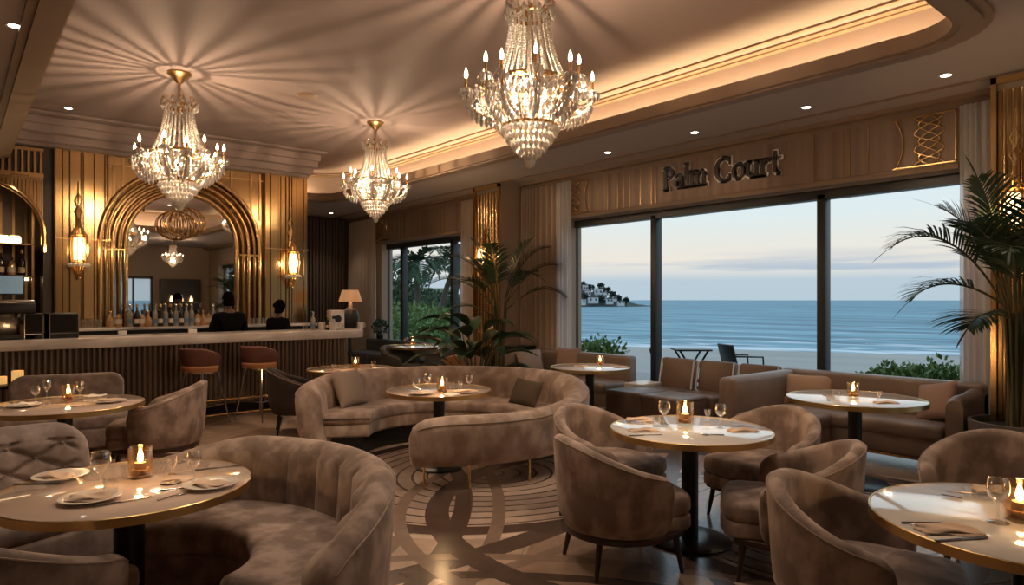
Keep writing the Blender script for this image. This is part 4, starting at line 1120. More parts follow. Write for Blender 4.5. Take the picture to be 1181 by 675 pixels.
# T1
put(PL, 104, 577, 0, 'white plate nearest us on the marble-topped table, below the stemmed glass', T=T1, R=.42)
put(NP, 104, 575, 12, 'napkin on the nearest plate of the marble-topped table', ZT+.010, None, T1, .42)
put(PL, 66, 551, 0, 'white plate at the far left of the marble-topped table', T=T1, R=.41)
put(NP, 66, 550, -20, 'napkin on the plate at the left edge of the marble-topped table', ZT+.010, None, T1, .41)
put(PL, 243, 561, 0, 'white plate on the crescent sofa side of the marble-topped table', T=T1, R=.41)
put(NP, 243, 559, 160, 'napkin on the plate on the crescent sofa side of the marble-topped table', ZT+.010, None, T1, .41)
put(KN, 142, 579, 42, 'knife on the near side of the marble-topped table, right of the nearest plate', T=T1, R=.44)
put(KN, 44, 559, 5, 'knife left of the far left plate on the marble-topped table', T=T1, R=.42)
put(KN, 252, 540, 30, 'knife on the far right of the marble-topped table', T=T1, R=.43)
put(FK, 214, 564, 20, 'fork between the coaster and the right plate on the marble-topped table', T=T1, R=.44)
put(WG, 116, 567, 0, 'tall stemmed glass in front of the tufted armchair, on the marble-topped table', sc=1.2, T=T1, R=.44)
put(TG, 128, 571, 0, 'tumbler right beside the tall stemmed glass on the marble-topped table', sc=1.1, T=T1, R=.44)
put(SG, 199, 547, 0, 'slim cordial glass right of the candle on the marble-topped table', sc=1.15, T=T1, R=.44)
put(WG, 224, 555, 0, 'stemmed glass behind the right plate of the marble-topped table', sc=.95, T=T1, R=.44)
put(CO, 197, 557, 0, 'round brown coaster lying between the candle and the right plate', T=T1, R=.44)
put(CO, 204, 533, 0, 'round brown coaster at the far side of the marble-topped table', T=T1, R=.44, sc=.9)
put(SPN, 199, 573, 60, 'spoon lying near the front edge of the marble-topped table', T=T1, R=.44)
# T2
put(NP, 735, 484, -5, 'napkin at the far left of the white table with four tub chairs', T=T2, R=.42); put(NP, 742, 497, 5, 'napkin at the near left of the white table with four tub chairs', T=T2, R=.42)
put(KN, 742, 503, 8, 'knife along the near left napkin of the white table with four chairs', T=T2, R=.42); put(NP, 856, 497, 5, 'napkin on the right side of the white table with four tub chairs', T=T2, R=.42)
put(KN, 862, 492, -4, 'knife behind the right napkin on the white table with four chairs', T=T2, R=.42); put(SPN, 822, 502, 170, 'spoon in front of the right napkin on the white table with four chairs', T=T2, R=.42)
put(WG, 766, 492, 0, 'stemmed glass left of the candle on the white table with four tub chairs', sc=1.15, T=T2, R=.44); put(TG, 757, 492, 0, 'tumbler left of the stemmed glass on the white table with four chairs', sc=.95, T=T2, R=.44)
put(SG, 816, 485, 0, 'cordial glass just right of the candle on the white table with four chairs', sc=1.05, T=T2, R=.44); put(WG, 831, 493, 0, 'stemmed glass on the right half of the white table with four tub chairs', sc=1.05, T=T2, R=.44)
# T3
put(NP, 1092, 612, -4, 'napkin on the near side of the table cut by the right edge', T=T3, R=.45, sc=1.15); put(KN, 1105, 624, 10, 'knife in front of the napkin on the table cut by the right edge', T=T3, R=.46)
put(FK, 1070, 604, 0, 'fork behind the near napkin on the table cut by the right edge', T=T3, R=.46); put(SPN, 1097, 573, 125, 'small spoon lying alone on the bare left of the table cut by the right edge', T=T3, R=.46, sc=.6)
put(KN, 1125, 570, -20, 'knife by the far napkin on the table cut by the right edge', T=T3, R=.46); put(NP, 1150, 566, -18, 'far napkin on the table cut by the right edge', T=T3, R=.46)
put(WG, 1151, 603, 0, 'stemmed glass beside the candle on the table cut by the right edge', sc=1.15, T=T3, R=.46)
# T4
put(PL, 28, 469, 0, 'plate on the left of the table in front of the rounded settee', T=T4, R=.44); put(PL, 127, 464, 0, 'plate on the right of the table in front of the rounded settee', T=T4, R=.44)
put(NW, 27, 466, 0, 'napkin on the left plate of the table in front of the rounded settee', ZT+.010, None, T4, .44); put(NP, 126, 462, 10, 'napkin on the right plate of the table in front of the rounded settee', ZT+.010, None, T4, .44)
put(NW, 112, 456, 5, 'white napkin at the back of the table in front of the rounded settee', T=T4, R=.46)
put(WG, 41, 466, 0, 'stemmed glass beside the left plate in front of the rounded settee', sc=1.0, T=T4, R=.46); put(WG, 54, 460, 0, 'stemmed glass left of the candle in front of the rounded settee', sc=1.1, T=T4, R=.46)
put(WG, 92, 461, 0, 'stemmed glass right of the candle in front of the rounded settee', sc=1.05, T=T4, R=.46); put(KN, 100, 468, 40, 'knife at the front right of the table before the rounded settee', T=T4, R=.46)
# T5
put(PL, 470, 459, 0, 'plate on the left of the table in the curved booth', T=T5, R=.36); put(PL, 544, 454, 0, 'plate on the right of the table in the curved booth', T=T5, R=.36)
put(NP, 470, 457, 0, 'napkin on the left plate in the curved booth', ZT+.010, None, T5, .36); put(NP, 544, 452, 0, 'napkin on the right plate in the curved booth', ZT+.010, None, T5, .36)
put(WG, 480, 455, 0, 'leftmost stemmed glass on the table in the curved booth', T=T5, R=.42); put(WG, 493, 452, 0, 'stemmed glass just left of the candle in the curved booth', sc=1.15, T=T5, R=.42)
put(TG, 521, 449, 0, 'tumbler just right of the candle in the curved booth', T=T5, R=.42); put(SG, 531, 449, 0, 'cordial glass behind the white napkin in the curved booth', T=T5, R=.42, sc=1.1)
put(WG, 541, 451, 0, 'rightmost stemmed glass on the table in the curved booth', T=T5, R=.42); put(NW, 524, 457, 10, 'white napkin on the bare top of the table in the curved booth', T=T5, R=.40)
# T6
put(TG, 957, 462, 0, 'left one of two small tumblers beside the candle near the peach pillow', T=T6, R=.46); put(TG, 965, 461, 0, 'right one of two small tumblers beside the candle near the peach pillow', T=T6, R=.46)
put(SG, 1014, 461, 0, 'cordial glass above the napkin on the table before the long sofa', T=T6, R=.46); put(NP, 1021, 465, 0, 'napkin on the table before the long sofa', T=T6, R=.44)
# T7
put(TG, 700, 419, 0, 'tumbler beside the candle on the table in front of the sofa with two pillows', T=T7, R=.42); put(NP, 670, 423, 0, 'napkin left of the candle before the sofa with two pillows', T=T7, R=.40); put(NP, 716, 424, 0, 'napkin right of the candle before the sofa with two pillows', T=T7, R=.40)
# T8
put(TG, 431, 424, 0, 'tumbler on the table behind the curved booth', T=T8, R=.45, sc=1.2); put(SG, 385, 427, 0, 'cordial glass on the table behind the curved booth', T=T8, R=.45); put(NP, 392, 429, 0, 'blush napkin on the table behind the curved booth', T=T8, R=.43); put(NW, 438, 425, 30, 'white napkin on the table behind the curved booth', T=T8, R=.43)
# T9
put(WG, 468, 398, 0, 'stemmed glass on the far table with the brass pedestal', T=T9, R=.46); put(TG, 490, 400, 0, 'tumbler on the far table with the brass pedestal', T=T9, R=.46, sc=1.2); put(NW, 500, 400, 0, 'napkin on the far table with the brass pedestal', T=T9, R=.44)
# ================================================================== THE BAR
YC = 9.42
bar = thing('bar_counter', 'long bar counter with marble top over a fluted dark bronze front and brass foot rails', 'bar counter', (1.5, YC, 0))
def barline(y0, x0, x1, R, yb, n=14):   # outline with a rounded right front corner
    return [(x0, y0)]+[(x1-R+R*sin(pi/2*k/n), y0+R-R*cos(pi/2*k/n)) for k in range(n+1)]+[(x1, yb), (x0, yb)]
X0_, X1_ = XL+.02-1.5, 5.02-1.5
M().pad(barline(0, X0_, X1_, .35, .78), 1.03, 1.15, .012, 2).obj('worktop', MARBLE, bar, ang=40)
M().prism(barline(.24, X0_, X1_-.18, .30, .76), .18, 1.03).obj('counter_body', DARKW, bar)
fl = M(); x = X0_
BRONZE = pm('bronze_flute', (.20,.14,.10), .38, .55)
pth = []
while x < X1_-.18-.30: pth.append((x, .24, 0)); x += .062
for k in range(9): a = pi/2*k/8; pth.append((X1_-.48+.30*sin(a), .54-.30*cos(a), a))
for k in range(1,4): pth.append((X1_-.18, .54+.065*k, pi/2))
r = random.Random(5)
for (x, y, a) in pth:
    wd = r.choice((.020,.024,.026)); R_ = Matrix.Translation((x, y, 0)) @ Matrix.Rotation(a, 4, 'Z')
    fl.lathe([(wd, .18), (wd, 1.03)], 10, (0,0,0), mat=R_)
fl.obj('fluted_front', BRONZE, bar)
M().prism(barline(.36, X0_, X1_-.28, .25, .74), 0, .18).obj('plinth', BLACKM, bar)
for nm, y, z in (('foot_rail', .06, .26), ('foot_rail', .20, .04)):
    pts = [(X0_, y, z)]+[(X1_-.55+(.50-y)*sin(pi/2*k/8), .50-(.50-y)*cos(pi/2*k/8), z) for k in range(9)]
    M().tube(pts, .018, 8).obj(nm, GOLD, bar)
br = M(); x = X0_+.3
while x < 3.0: br.tube([(x,.06,.26),(x,.25,.26)], .010, 6); br.tube([(x,.20,.04),(x,.37,.04)], .010, 6); x += .8
br.obj('rail_bracket', GOLD, bar)
bb = thing('back_counter', 'marble-topped back counter under the arched mirror, lined with bottles', 'counter', (2.2, YBAR-.36, 0))
M().box(XL-2.2+.02, 2.75, -.30, .16, 1.16, 1.20, .008).obj('worktop', MARBLE, bb)
M().box(XL-2.2+.02, 2.72, -.24, .16, 0, 1.16).obj('counter_body', BLACKP, bb)
for k in range(8): M().box(-4.4+k*.88, -4.4+k*.88+.80, -.262, -.24, .2, 1.08, .004).obj('door', BLACKM, bb)
# stools
def stool():
    t = thing('bar_stool', '', 'bar stool')
    poly = [(.21*cos(TAU*k/32), .21*sin(TAU*k/32)) for k in range(32)]
    M().pad(poly, .70, .78, .035, crown=.015).obj('seat', OXBLOOD, t, ang=60)
    def hs(ph, q): return 1.0-.07*smooth01((abs(ph-180)-40)/65)
    m, rim, _ = arc_back(.24, .24, 75, 285, .05, .76, hs, 44, .03, 0, 0, .10, .6, .02); m.obj('backrest', OXBLOOD, t, ang=60)
    m2, rim, _ = arc_back(.247, .247, 80, 280, .055, .70, lambda p,q: .775, 44, .0, 0, 0, .05, .3, .01); m2.obj('tan_band', TAN, t, ang=60)
    for s1 in (-1,1):
        for s2 in (-1,1):
            M().tube([(.13*s1,.13*s2,.70),(.235*s1,.235*s2,0)], [.013,.010], 8).obj('leg', CHROME, t)
    M().tube([(.20*a,.20*b,.26) for a,b in ((1,1),(-1,1),(-1,-1),(1,-1))], .009, 6, closed=True).obj('footrest', CHROME, t)
    M().lathe([(0,.67),(.16,.67),(.18,.70),(0,.70)], 24).obj('under_plate', CHROME, t)
    return t
ST = Proto(stool)
for px, d, f, lab in ((233, 8.65, 72, 'oxblood leather bar stool with a tan band, left one of the pair'), (301, 9.12, 68, 'oxblood leather bar stool with a tan band, right one of the pair')):
    q = atd(px, d); ST.put(lab, (q.x, q.y, 0), radians(f)-A, None, 'bar stools')
# bottles
def bottle_p(kind, glassc, labc, capc):
    def mk():
        t = thing('bottle', '', 'bottle')
        pr = {'tall': [(0,0),(.036,0),(.038,.01),(.038,.19),(.030,.225),(.014,.25),(.013,.31),(0,.31)],
              'square': [(0,0),(.045,0),(.048,.01),(.048,.14),(.040,.165),(.015,.18),(.015,.215),(0,.215)],
              'round': [(0,0),(.04,0),(.055,.03),(.058,.08),(.045,.13),(.018,.16),(.016,.21),(0,.21)]}[kind]
        zt = pr[-1][1]
        M().lathe(pr, 14 if kind != 'square' else 8).obj('bottle_body', glassc, t)
        M().lathe([(0,0),(.018,0),(.018,.04),(.012,.05),(0,.05)], 12, (0,0,zt-.012)).obj('cap', capc, t)
        rr = pr[2][0]+.0012
        if kind != 'round': M().lathe([(rr, .05),(rr,.12)], 14 if kind != 'square' else 8, cap=False).obj('bottle_label', labc, t)
        return t
    return Proto(mk)
DKG = pm('dark_bottle_glass', (.02,.012,.008), .08, coat=.5); AMB = pm('amber_liquor', (.55,.32,.13), .1, coat=.6, trans=.3); CLR = pm('clear_bottle_glass', (.62,.58,.52), .06, trans=.55)
LBL = pm('paper_label', (.60,.50,.38), .7); LBLB = pm('blue_label', (.10,.16,.25), .6); CRK = pm('bottle_cap', (.35,.22,.1), .4, .5)
B1 = bottle_p('tall', DKG, LBL, CRK); B2 = bottle_p('square', AMB, LBL, BLACKP); B3 = bottle_p('tall', CLR, LBLB, CHROME); B4 = bottle_p('round', AMB, LBL, GOLD)
yb = YBAR-.42
seqb = [(127,B4,'glowing'),(137,B2,'squat'),(150,B3,'tall'),(158,B1,'tall'),(164,B2,'squat'),(171,B4,'round'),(179,B3,'tall'),(185,B1,'tall'),(191,B3,'tall'),(197,B1,'tall'),(203,B3,'tall'),(209,B1,'tall'),(215,B3,'tall'),(221,B3,'tall'),(228,B2,'squat'),(234,B4,'round'),(240,B2,'squat'),(246,B3,'tall')]
cn = {id(B1):'dark glass', id(B2):'square amber', id(B3):'clear glass', id(B4):'round amber'}
ordn = ['first','second','third','fourth','fifth','sixth','seventh','eighth']
cnt = {}
for px, P_, w_ in seqb:
    k = cnt.get(id(P_), 0); cnt[id(P_)] = k+1
    P_.put('%s bottle on the back counter, %s of its sort from the left' % (cn[id(P_)], ordn[k]), (onY(px, yb), yb, 1.20), random.random()*.5, None, 'bottles on the back counter')
for i, px in enumerate((93,100,107,114)):
    TG.put('%s of four tumblers on the back counter under the left wide gold panel' % ordn[i], (onY(px, yb-.1), yb-.1, 1.20), 0, (1.6,1.6,1.8), 'tumblers under the left gold panel')
for i, px in enumerate((291,298,305,312)):
    TG.put('%s of four tumblers on the back counter right of the two bartenders\' mirror' % ordn[i], (onY(px, yb), yb, 1.20), 0, (1.3,1.3,1.5), 'tumblers right of the mirror')
for j, z in enumerate((2.42, 1.95)):
    xs = ((-.32,-.12) if j == 0 else (-.40,-.27,-.14,-.01,.12,.25,.38,.5))
    for i, x in enumerate(xs if j else (.0,.2,.4)):
        X = .315+x+(.0 if j else .05)
        if j: (B1 if i % 3 else B2).put('%s bottle from the left on the lit lower shelf of the arched niche' % ordn[i], (X, YBAR+.28, z), 0, (1.15,1.15,1.15), 'bottles in the arched niche')
jar = Proto(lambda: (lambda t: (M().lathe([(0,0),(.06,0),(.075,.03),(.075,.09),(.06,.12),(0,.12)], 18).obj('glow_shade', FROST, t), M().lathe([(0,-.0),(.05,0),(.05,.004),(0,.004)], 16).obj('base', GOLD, t), t)[2])(thing('jar_lamp', '', 'lamp')))
jar.put('glowing jar lamp on the upper niche shelf, nearer the left edge', (onY(3,YBAR+.25), YBAR+.25, 2.42)); jar.put('glowing jar lamp on the upper niche shelf, nearer the shelf post', (onY(17,YBAR+.25), YBAR+.25, 2.42))
point((.4, YBAR+.1, 2.75), 2.5, (1,.68,.38), .05, 'niche_light')
# things standing on the bar
ZB = 1.151
cm = thing('espresso_machine', 'dark espresso machine with a steel cup tray at the far left end of the bar', 'coffee machine', (.52, YC+.42, ZB), 0)
M().box(-.30,.26,-.20,.20,.30,.42,.02).obj('head', BLACKP, cm); M().box(-.30,.26,.02,.20,.04,.32,.015).obj('body', CHROME, cm); M().box(-.30,.26,-.22,.20,0,.05,.01).obj('drip_tray', BLACKM, cm)
M().box(-.29,.25,-.18,.19,.42,.46,.005).obj('cup_tray', CHROME, cm)
for x in (-.14,.12): M().lathe([(0,0),(.035,0),(.035,.05),(0,.05)], 14, (x,-.10,.25)).obj('group_head', CHROME, cm); M().tube([(x,-.10,.26),(x,-.27,.25)], .012, 8).obj('handle', BLACKM, cm)
M().lathe([(0,0),(.05,0),(.055,.12),(0,.12)], 16, (.16,-.10,.052)).obj('milk_jug', PILLOW, cm)
sc_ = thing('till_screen', 'till with a pale blue screen above the espresso machine at the left edge', 'till', (.50, YC+.66, ZB))
M().box(-.10,.10,-.06,.10,0,.02,.005).obj('foot', BLACKM, sc_); M().box(-.02,.02,.0,.04,.0,.6,.004).obj('stand', BLACKM, sc_); M().box(-.20,.20,-.03,.01,.52,.76,.008).obj('screen_case', BLACKM, sc_)
M().box(-.185,.185,-.034,-.029,.535,.745).obj('display', glowshade('till_display', (.22,.34,.42), .25), sc_)
def blackbox(w):
    def mk():
        t = thing('display_case', '', 'case'); M().box(-w/2,w/2,-.14,.14,.0,.30,.008).obj('case_body', BLACKP, t)
        f = M()
        for x in (-w/2,w/2-.008): f.box(x, x+.008, -.150,-.142, 0, .30)
        f.box(-w/2,w/2,-.150,-.142,.055,.063); f.obj('steel_frame', CHROME, t)
        M().box(-w/2+.02,w/2-.02,-.146,-.140,.08,.28).obj('front_glass', pm('black_glass', (.01,.01,.01), .08, coat=.6), t); return t
    return mk
a_ = at(43, 391, 1.15); b_ = at(71, 390.5, 1.15)
Proto(blackbox(.25)).put('narrower glossy black case on the bar next to the espresso machine', (onY(43,YC+.2), YC+.2+.14, ZB), 0); o_ = Proto(blackbox(.36)).put('wider glossy black case on the bar in front of the left gold panel', (onY(70.5,YC+.2), YC+.2+.14, ZB), 0)
# items at the right end of the bar
def onbar(px, dy=.35): return onY(px, YC+dy)
sg = thing('coffee_grinder', 'white square appliance with a round black mark on the bar near the table lamp', 'appliance', (onbar(387,.45), YC+.45, ZB))
M().box(-.11,.11,-.09,.09,0,.30,.012).obj('case', CERAM, sg)
M().lathe([(0,0),(.055,0),(.055,.008),(0,.008)], 22, mat=Matrix.Translation((0,-.091,.165)) @ Matrix.Rotation(pi/2,4,'X')).obj('round_mark', BLACKP, sg)
M().box(-.10,.02,-.095,-.088,.165,.21).obj('mark_bar', BLACKP, sg)
lampx = onY(404, 10.75)
lp = thing('table_lamp', 'tan-shaded table lamp on a pale neck and broad black body, near the bar end', 'table lamp', (lampx, 10.75, 1.16))
M().lathe([(.20,.42),(.14,.62),(.135,.62),(.195,.42)], 32, cap=False).obj('lamp_shade', SHADE, lp)
M().lathe([(0,.30),(.03,.30),(.035,.36),(.025,.40),(.02,.46),(0,.46)], 16).obj('neck', CERAM, lp)
M().lathe([(0,-.10),(.10,-.10),(.13,.0),(.155,.15),(.12,.27),(.05,.32),(0,.32)], 24).obj('lamp_body', BLACKP, lp)
M().lathe([(0,-1.16),(.14,-1.16),(.14,-1.13),(.03,-1.11),(.03,-.10),(0,-.10)], 20).obj('pedestal', BLACKM, lp)
point((lampx, 10.75, 1.70), 3.0, (1,.62,.3), .04, 'shade_light')
CUP = Proto(lambda: (lambda t: (M().lathe([(0,0),(.035,0),(.045,.09),(.042,.09),(.033,.006),(0,.006)], 18).obj('cup_body', CERAM, t), M().tube([(.042,0,.07),(.07,0,.06),(.065,0,.03),(.038,0,.025)], .005, 6).obj('handle', CERAM, t), t)[2])(thing('coffee_cup', '', 'cup')))
CUP.put('white cup on the bar left of the white appliance', (onbar(371), YC+.35, ZB), 0, (1.3,1.3,1.3)); CUP.put('white cup on the bar in front of the white appliance', (onbar(384,.2), YC+.2, ZB), 0, (1.5,1.5,1.3))
B1.put('dark bottle on the bar between the two white cups', (onbar(378,.32), YC+.32, ZB), 0, (1,1,.6)); B3.put('clear bottle standing on the bar left of the white cups', (onbar(361,.4), YC+.4, ZB), 0, (1,1,.8))
TG.put('tumbler on the bar beside the smaller bartender', (onbar(352,.4), YC+.4, ZB), 0, (1.4,1.4,1.4)); TG.put('tumbler on the bar below the table lamp', (onbar(394,.22), YC+.22, ZB), 0, (1.3,1.3,1.3)); CUP.put('dark-shadowed cup at the rounded end of the bar', (onbar(416,.4), YC+.4, ZB), 0, (1.2,1.2,1.1))
WNB = Proto(lambda: (lambda t: (M().box(-.05,.05,-.03,.03,0,.06,.004).obj('paper_block', CERAM, t), t)[1])(thing('napkin_block', '', 'napkins')))
WNB.put('white block of napkins on the bar below the bottles', (onbar(141,.5), YC+.5, ZB)); WNB.put('white block of napkins on the bar beside the taller bartender', (onbar(222,.5), YC+.5, ZB))
sp_ = thing('sprout_pot', 'small potted green sprout on the ledge by the far window frame', 'plant', (7.55, 13.72, .72))
M().lathe([(0,0),(.07,0),(.08,.08),(.07,.08),(0,.07)], 16).obj('pot', BLACKM, sp_)
def leafball(m, c, r, n, s, rnd, sq=(1,1,1), shell=.55):
    for _ in range(n):
        while True:
            v = Vector((rnd.uniform(-1,1), rnd.uniform(-1,1), rnd.uniform(-1,1)))
            if .01 < v.length <= 1: break
        v = v.normalized()*(shell+(1-shell)*rnd.random()); p = Vector((c[0]+v.x*r*sq[0], c[1]+v.y*r*sq[1], c[2]+v.z*r*sq[2]))
        d = (v+Vector((rnd.uniform(-.7,.7), rnd.uniform(-.7,.7), rnd.uniform(-.2,.9)))).normalized(); w_ = d.orthogonal().normalized(); w_.rotate(Matrix.Rotation(rnd.random()*6.28, 3, d)); L_ = s*rnd.uniform(.7,1.3); ww = L_*.32
        m.add([p, p+d*L_*.45+w_*ww, p+d*L_, p+d*L_*.45-w_*ww], [(0,1,2,3)])
rl = random.Random(2); m = M(); leafball(m, (0,0,.26), .17, 160, .08, rl); m.obj('sprout_leaves', LEAF, sp_, flat=True); M().tube([(0,0,.07),(.01,0,.25)], .008, 6).obj('stem', STEM, sp_)
# lanterns on a low dark side table at the left
q = W(-5.45, 7.25)
sd = thing('side_table', 'low dark side table at the left edge against the bar front', 'side table', (q.x, q.y, 0), 0)
M().box(-.30,.30,-.16,.16,.66,.70,.01).obj('top', BLACKM, sd)
for x in (-.25,.25):
    for y in (-.12,.12): leg_m(x,y,.66,.015,.015).obj('leg', BLACKM, sd)
LN = Proto(lambda: (lambda t: (M().lathe([(0,0),(.055,0),(.055,.14),(.05,.14),(.05,.01),(0,.01)], 28, rib=14, ribd=.06).obj('ribbed_cup', glowshade('ribbed_gold_glow', (.85,.50,.16), .55), t), M().lathe([(0,0),(.06,0),(.06,.006),(0,.006)], 20).obj('base', GOLD, t), t)[2])(thing('ribbed_lantern', '', 'lantern')))
LN.put('taller ribbed gold lantern on the side table at the left edge', (q.x+.10, q.y, .701), 0, (.95,.95,1.0)); LN.put('shorter ribbed gold lantern on the side table at the left edge', (q.x-.04, q.y+.02, .701), 0, (.85,.85,.6))
# ================================================================== PEOPLE BEHIND THE BAR
SHIRT = pm('black_shirt', (.005,.005,.006), .95, spec=.1); TROU = pm('black_trousers', (.010,.010,.011), .85); HAIR = pm('dark_hair', (.004,.003,.003), .95, spec=.05); SKIN = pm('skin', (.16,.085,.055), .55); SHOE = pm('black_shoes', (.01,.01,.01), .3)
def skinmesh(name, verts, edges, radii, root, mat, parent, lv=2):
    me = bpy.data.meshes.new(name); me.from_pydata(verts, edges, []); o = bpy.data.objects.new(name, me); COL.objects.link(o)
    md = o.modifiers.new('skin', 'SKIN'); md.use_smooth_shade = True
    lay = me.skin_vertices[0] if me.skin_vertices else None
    if lay is None:
        bpy.context.view_layer.objects.active = o; bpy.ops.mesh.customdata_skin_add() ; lay = me.skin_vertices[0]
    for i, r_ in enumerate(radii): lay.data[i].radius = (r_, r_) if not isinstance(r_, tuple) else r_; lay.data[i].use_root = (i == root)
    s2 = o.modifiers.new('sub', 'SUBSURF'); s2.levels = lv; s2.render_levels = lv
    me.materials.append(mat); o.parent = parent; return o
def person(lab, x, y, rz, H, woman=False, lean=0.0, turn=0.0):
    t = thing('person', lab, 'person', (x, y, 0), rz); s = H/1.75; sh = .19 if not woman else .165
    def V(a, b, c): return (a*s, b*s, c*s)    # faces +Y in its own frame
    # body: skin surface for neck, head core, forearms and hands
    vs = [V(0,0,.95), V(0,-.01,1.10), V(0,-.015,1.25), V(0,0+lean*.5,1.40), V(0,.01+lean,1.50), V(0,.02+lean,1.56)]
    ed = [(0,1),(1,2),(2,3),(3,4),(4,5)]; ra = [(.13*s,.09*s),(.11*s,.08*s),(.12*s,.08*s),(.085*s,.06*s),.046*s,.048*s]
    for sg_ in (-1,1):
        b = len(vs); vs += [V(sg_*sh,lean*.5,1.39), V(sg_*(sh+.07),.03,1.12), V(sg_*(sh+.02),.25,1.06), V(sg_*(sh-.01),.31,1.06)]; ed += [(3,b),(b,b+1),(b+1,b+2),(b+2,b+3)]; ra += [.055*s,.042*s,.027*s,.026*s]
        c = len(vs); vs += [V(sg_*.09,0,.88), V(sg_*.10,.01,.50), V(sg_*.10,-.01,.09), V(sg_*.11,.12,.04)]; ed += [(0,c),(c,c+1),(c+1,c+2),(c+2,c+3)]; ra += [.085*s,.055*s,.04*s,.035*s]
        for k in range(4):   # four fingers
            f = len(vs); ox = sg_*(sh-.01)+(k-1.5)*.020; ln = (.055,.066,.062,.048)[k]
            vs += [V(ox,.345,1.058), V(ox,.345+ln*.6,1.05), V(ox,.345+ln,1.03)]; ed += [(b+3,f),(f,f+1),(f+1,f+2)]; ra += [.0095*s,.0085*s,.007*s]
        f = len(vs); vs += [V(sg_*(sh-.045),.32,1.055), V(sg_*(sh-.065),.355,1.045)]; ed += [(b+3,f),(f,f+1)]; ra += [.011*s,.009*s]
    skinmesh('body', vs, ed, ra, 0, SKIN, t)
    hc = Vector(V(0,.035+lean,1.635)); Rz = Matrix.Translation(hc) @ Matrix.Rotation(turn, 4, 'Z')
    h = M(); secs = []
    for j in range(15):
        q = j/14; z = (.118-.236*q)*s; r0 = sqrt(max(0, 1-(2*q-1)**2)); r0 = r0**.8
        jaw = 1-.28*max(0, q-.5)*1.6
        row = []
        for k in range(24):
            a = TAU*k/24; X = .074*r0*cos(a)*jaw*s; Y = .095*r0*sin(a)*s*(1 if sin(a) > 0 else .98)*(jaw if sin(a) < 0 else 1)
            if sin(a) > .85 and .48 < q < .66: Y += .018*s*(1-abs(q-.57)/.09)*max(0, sin(a)-.85)/.15
            if .80 < sin(a) < .97 and .40 < q < .50: Y -= .006*s
            row.append(Rz @ Vector((X, Y, z)))
        secs.append(row)
    h.loops(secs); hd = h.obj('head', SKIN, t, ang=180)
    for sg_ in (-1,1): M().ball((0,0,0), .022*s, 8, 6, (.4,.8,1.3), mat=Rz @ Matrix.Translation((sg_*.075*s,-.005*s,-.01*s))).obj('ear', SKIN, hd)
    f = M(); f.ball((0,0,0), 1, 14, 8, (.026*s,.008*s,.006*s), mat=Rz @ Matrix.Translation((0,.086*s,-.062*s))); f.obj('mouth', pm('lips', (.20,.07,.06), .5), hd)
    for sg_ in (-1,1): M().ball((0,0,0), .011*s, 8, 6, mat=Rz @ Matrix.Translation((sg_*.03*s,.080*s,.004*s))).obj('eye', BLACKP, hd)
    hr = M(); secs = []
    for j in range(11):
        q = j/10; row = []
        for k in range(24):
            a = TAU*k/24; back = .5-.5*sin(a); low = (.02+(-.11 if not woman else -.13)*smooth01(back*1.3))*s
            top_ = .134*s; th = q*pi/2; z = top_*cos(th)+(low if q > .7 else 0)*((q-.7)/.3 if q > .7 else 0); rr = sin(th)**.75
            row.append(Rz @ Vector((.084*s*rr*cos(a)*(1+.03*sin(5*a+j)), .106*s*rr*sin(a)*(1+.02*sin(7*a+2*j))-.004*s, z)))
        secs.append(row)
    hr.loops(secs, cap=False)
    if woman: hr.ball((0,0,0), .042*s, 12, 8, mat=Rz @ Matrix.Translation((0,-.115*s,.03*s)))
    hr.obj('hair', HAIR, t, ang=180)
    # clothes
    vs = [V(0,0,.93), V(0,-.01,1.08), V(0,-.015,1.24), V(0,lean*.5,1.38), V(0,lean*.8,1.475)]; ed = [(0,1),(1,2),(2,3),(3,4)]; ra = [(.175*s,.125*s),(.155*s,.115*s),(.185*s,.13*s),(.16*s,.115*s),.088*s]
    for sg_ in (-1,1):
        b = len(vs); vs += [V(sg_*sh,lean*.5,1.385), V(sg_*(sh+.075),.03,1.13), V(sg_*(sh+.03),.20,1.075)]; ed += [(3,b),(b,b+1),(b+1,b+2)]; ra += [.075*s,.060*s,.045*s]
    skinmesh('shirt', vs, ed, ra, 0, SHIRT, t)
    vs = [V(0,0,.94)]; ed = []; ra = [(.165*s,.12*s)]
    for sg_ in (-1,1):
        b = len(vs); vs += [V(sg_*.095,0,.84), V(sg_*.10,.01,.50), V(sg_*.10,-.01,.10)]; ed += [(0,b),(b,b+1),(b+1,b+2)]; ra += [.10*s,.075*s,.06*s]
    skinmesh('trousers', vs, ed, ra, 0, TROU, t)
    for sg_ in (-1,1): M().pad([(x_*s+sg_*.105*s, y_*s) for x_, y_ in ((-.045,-.07),(.045,-.07),(.05,.10),(.03,.19),(-.03,.19),(-.05,.10))], .0, .09*s, .03).obj('shoe', SHOE, t, ang=60)
    return t
q = atd(264.5, 10.0); person('taller bartender in a black shirt, back turned, working before the arched mirror', q.x, q.y, radians(8), 1.72)
q = atd(320, 10.8); person('smaller bartender in black with dark hair tied back, turned sideways below the right gold panel', q.x, q.y, radians(-62), 1.60, True, .03, radians(-5))
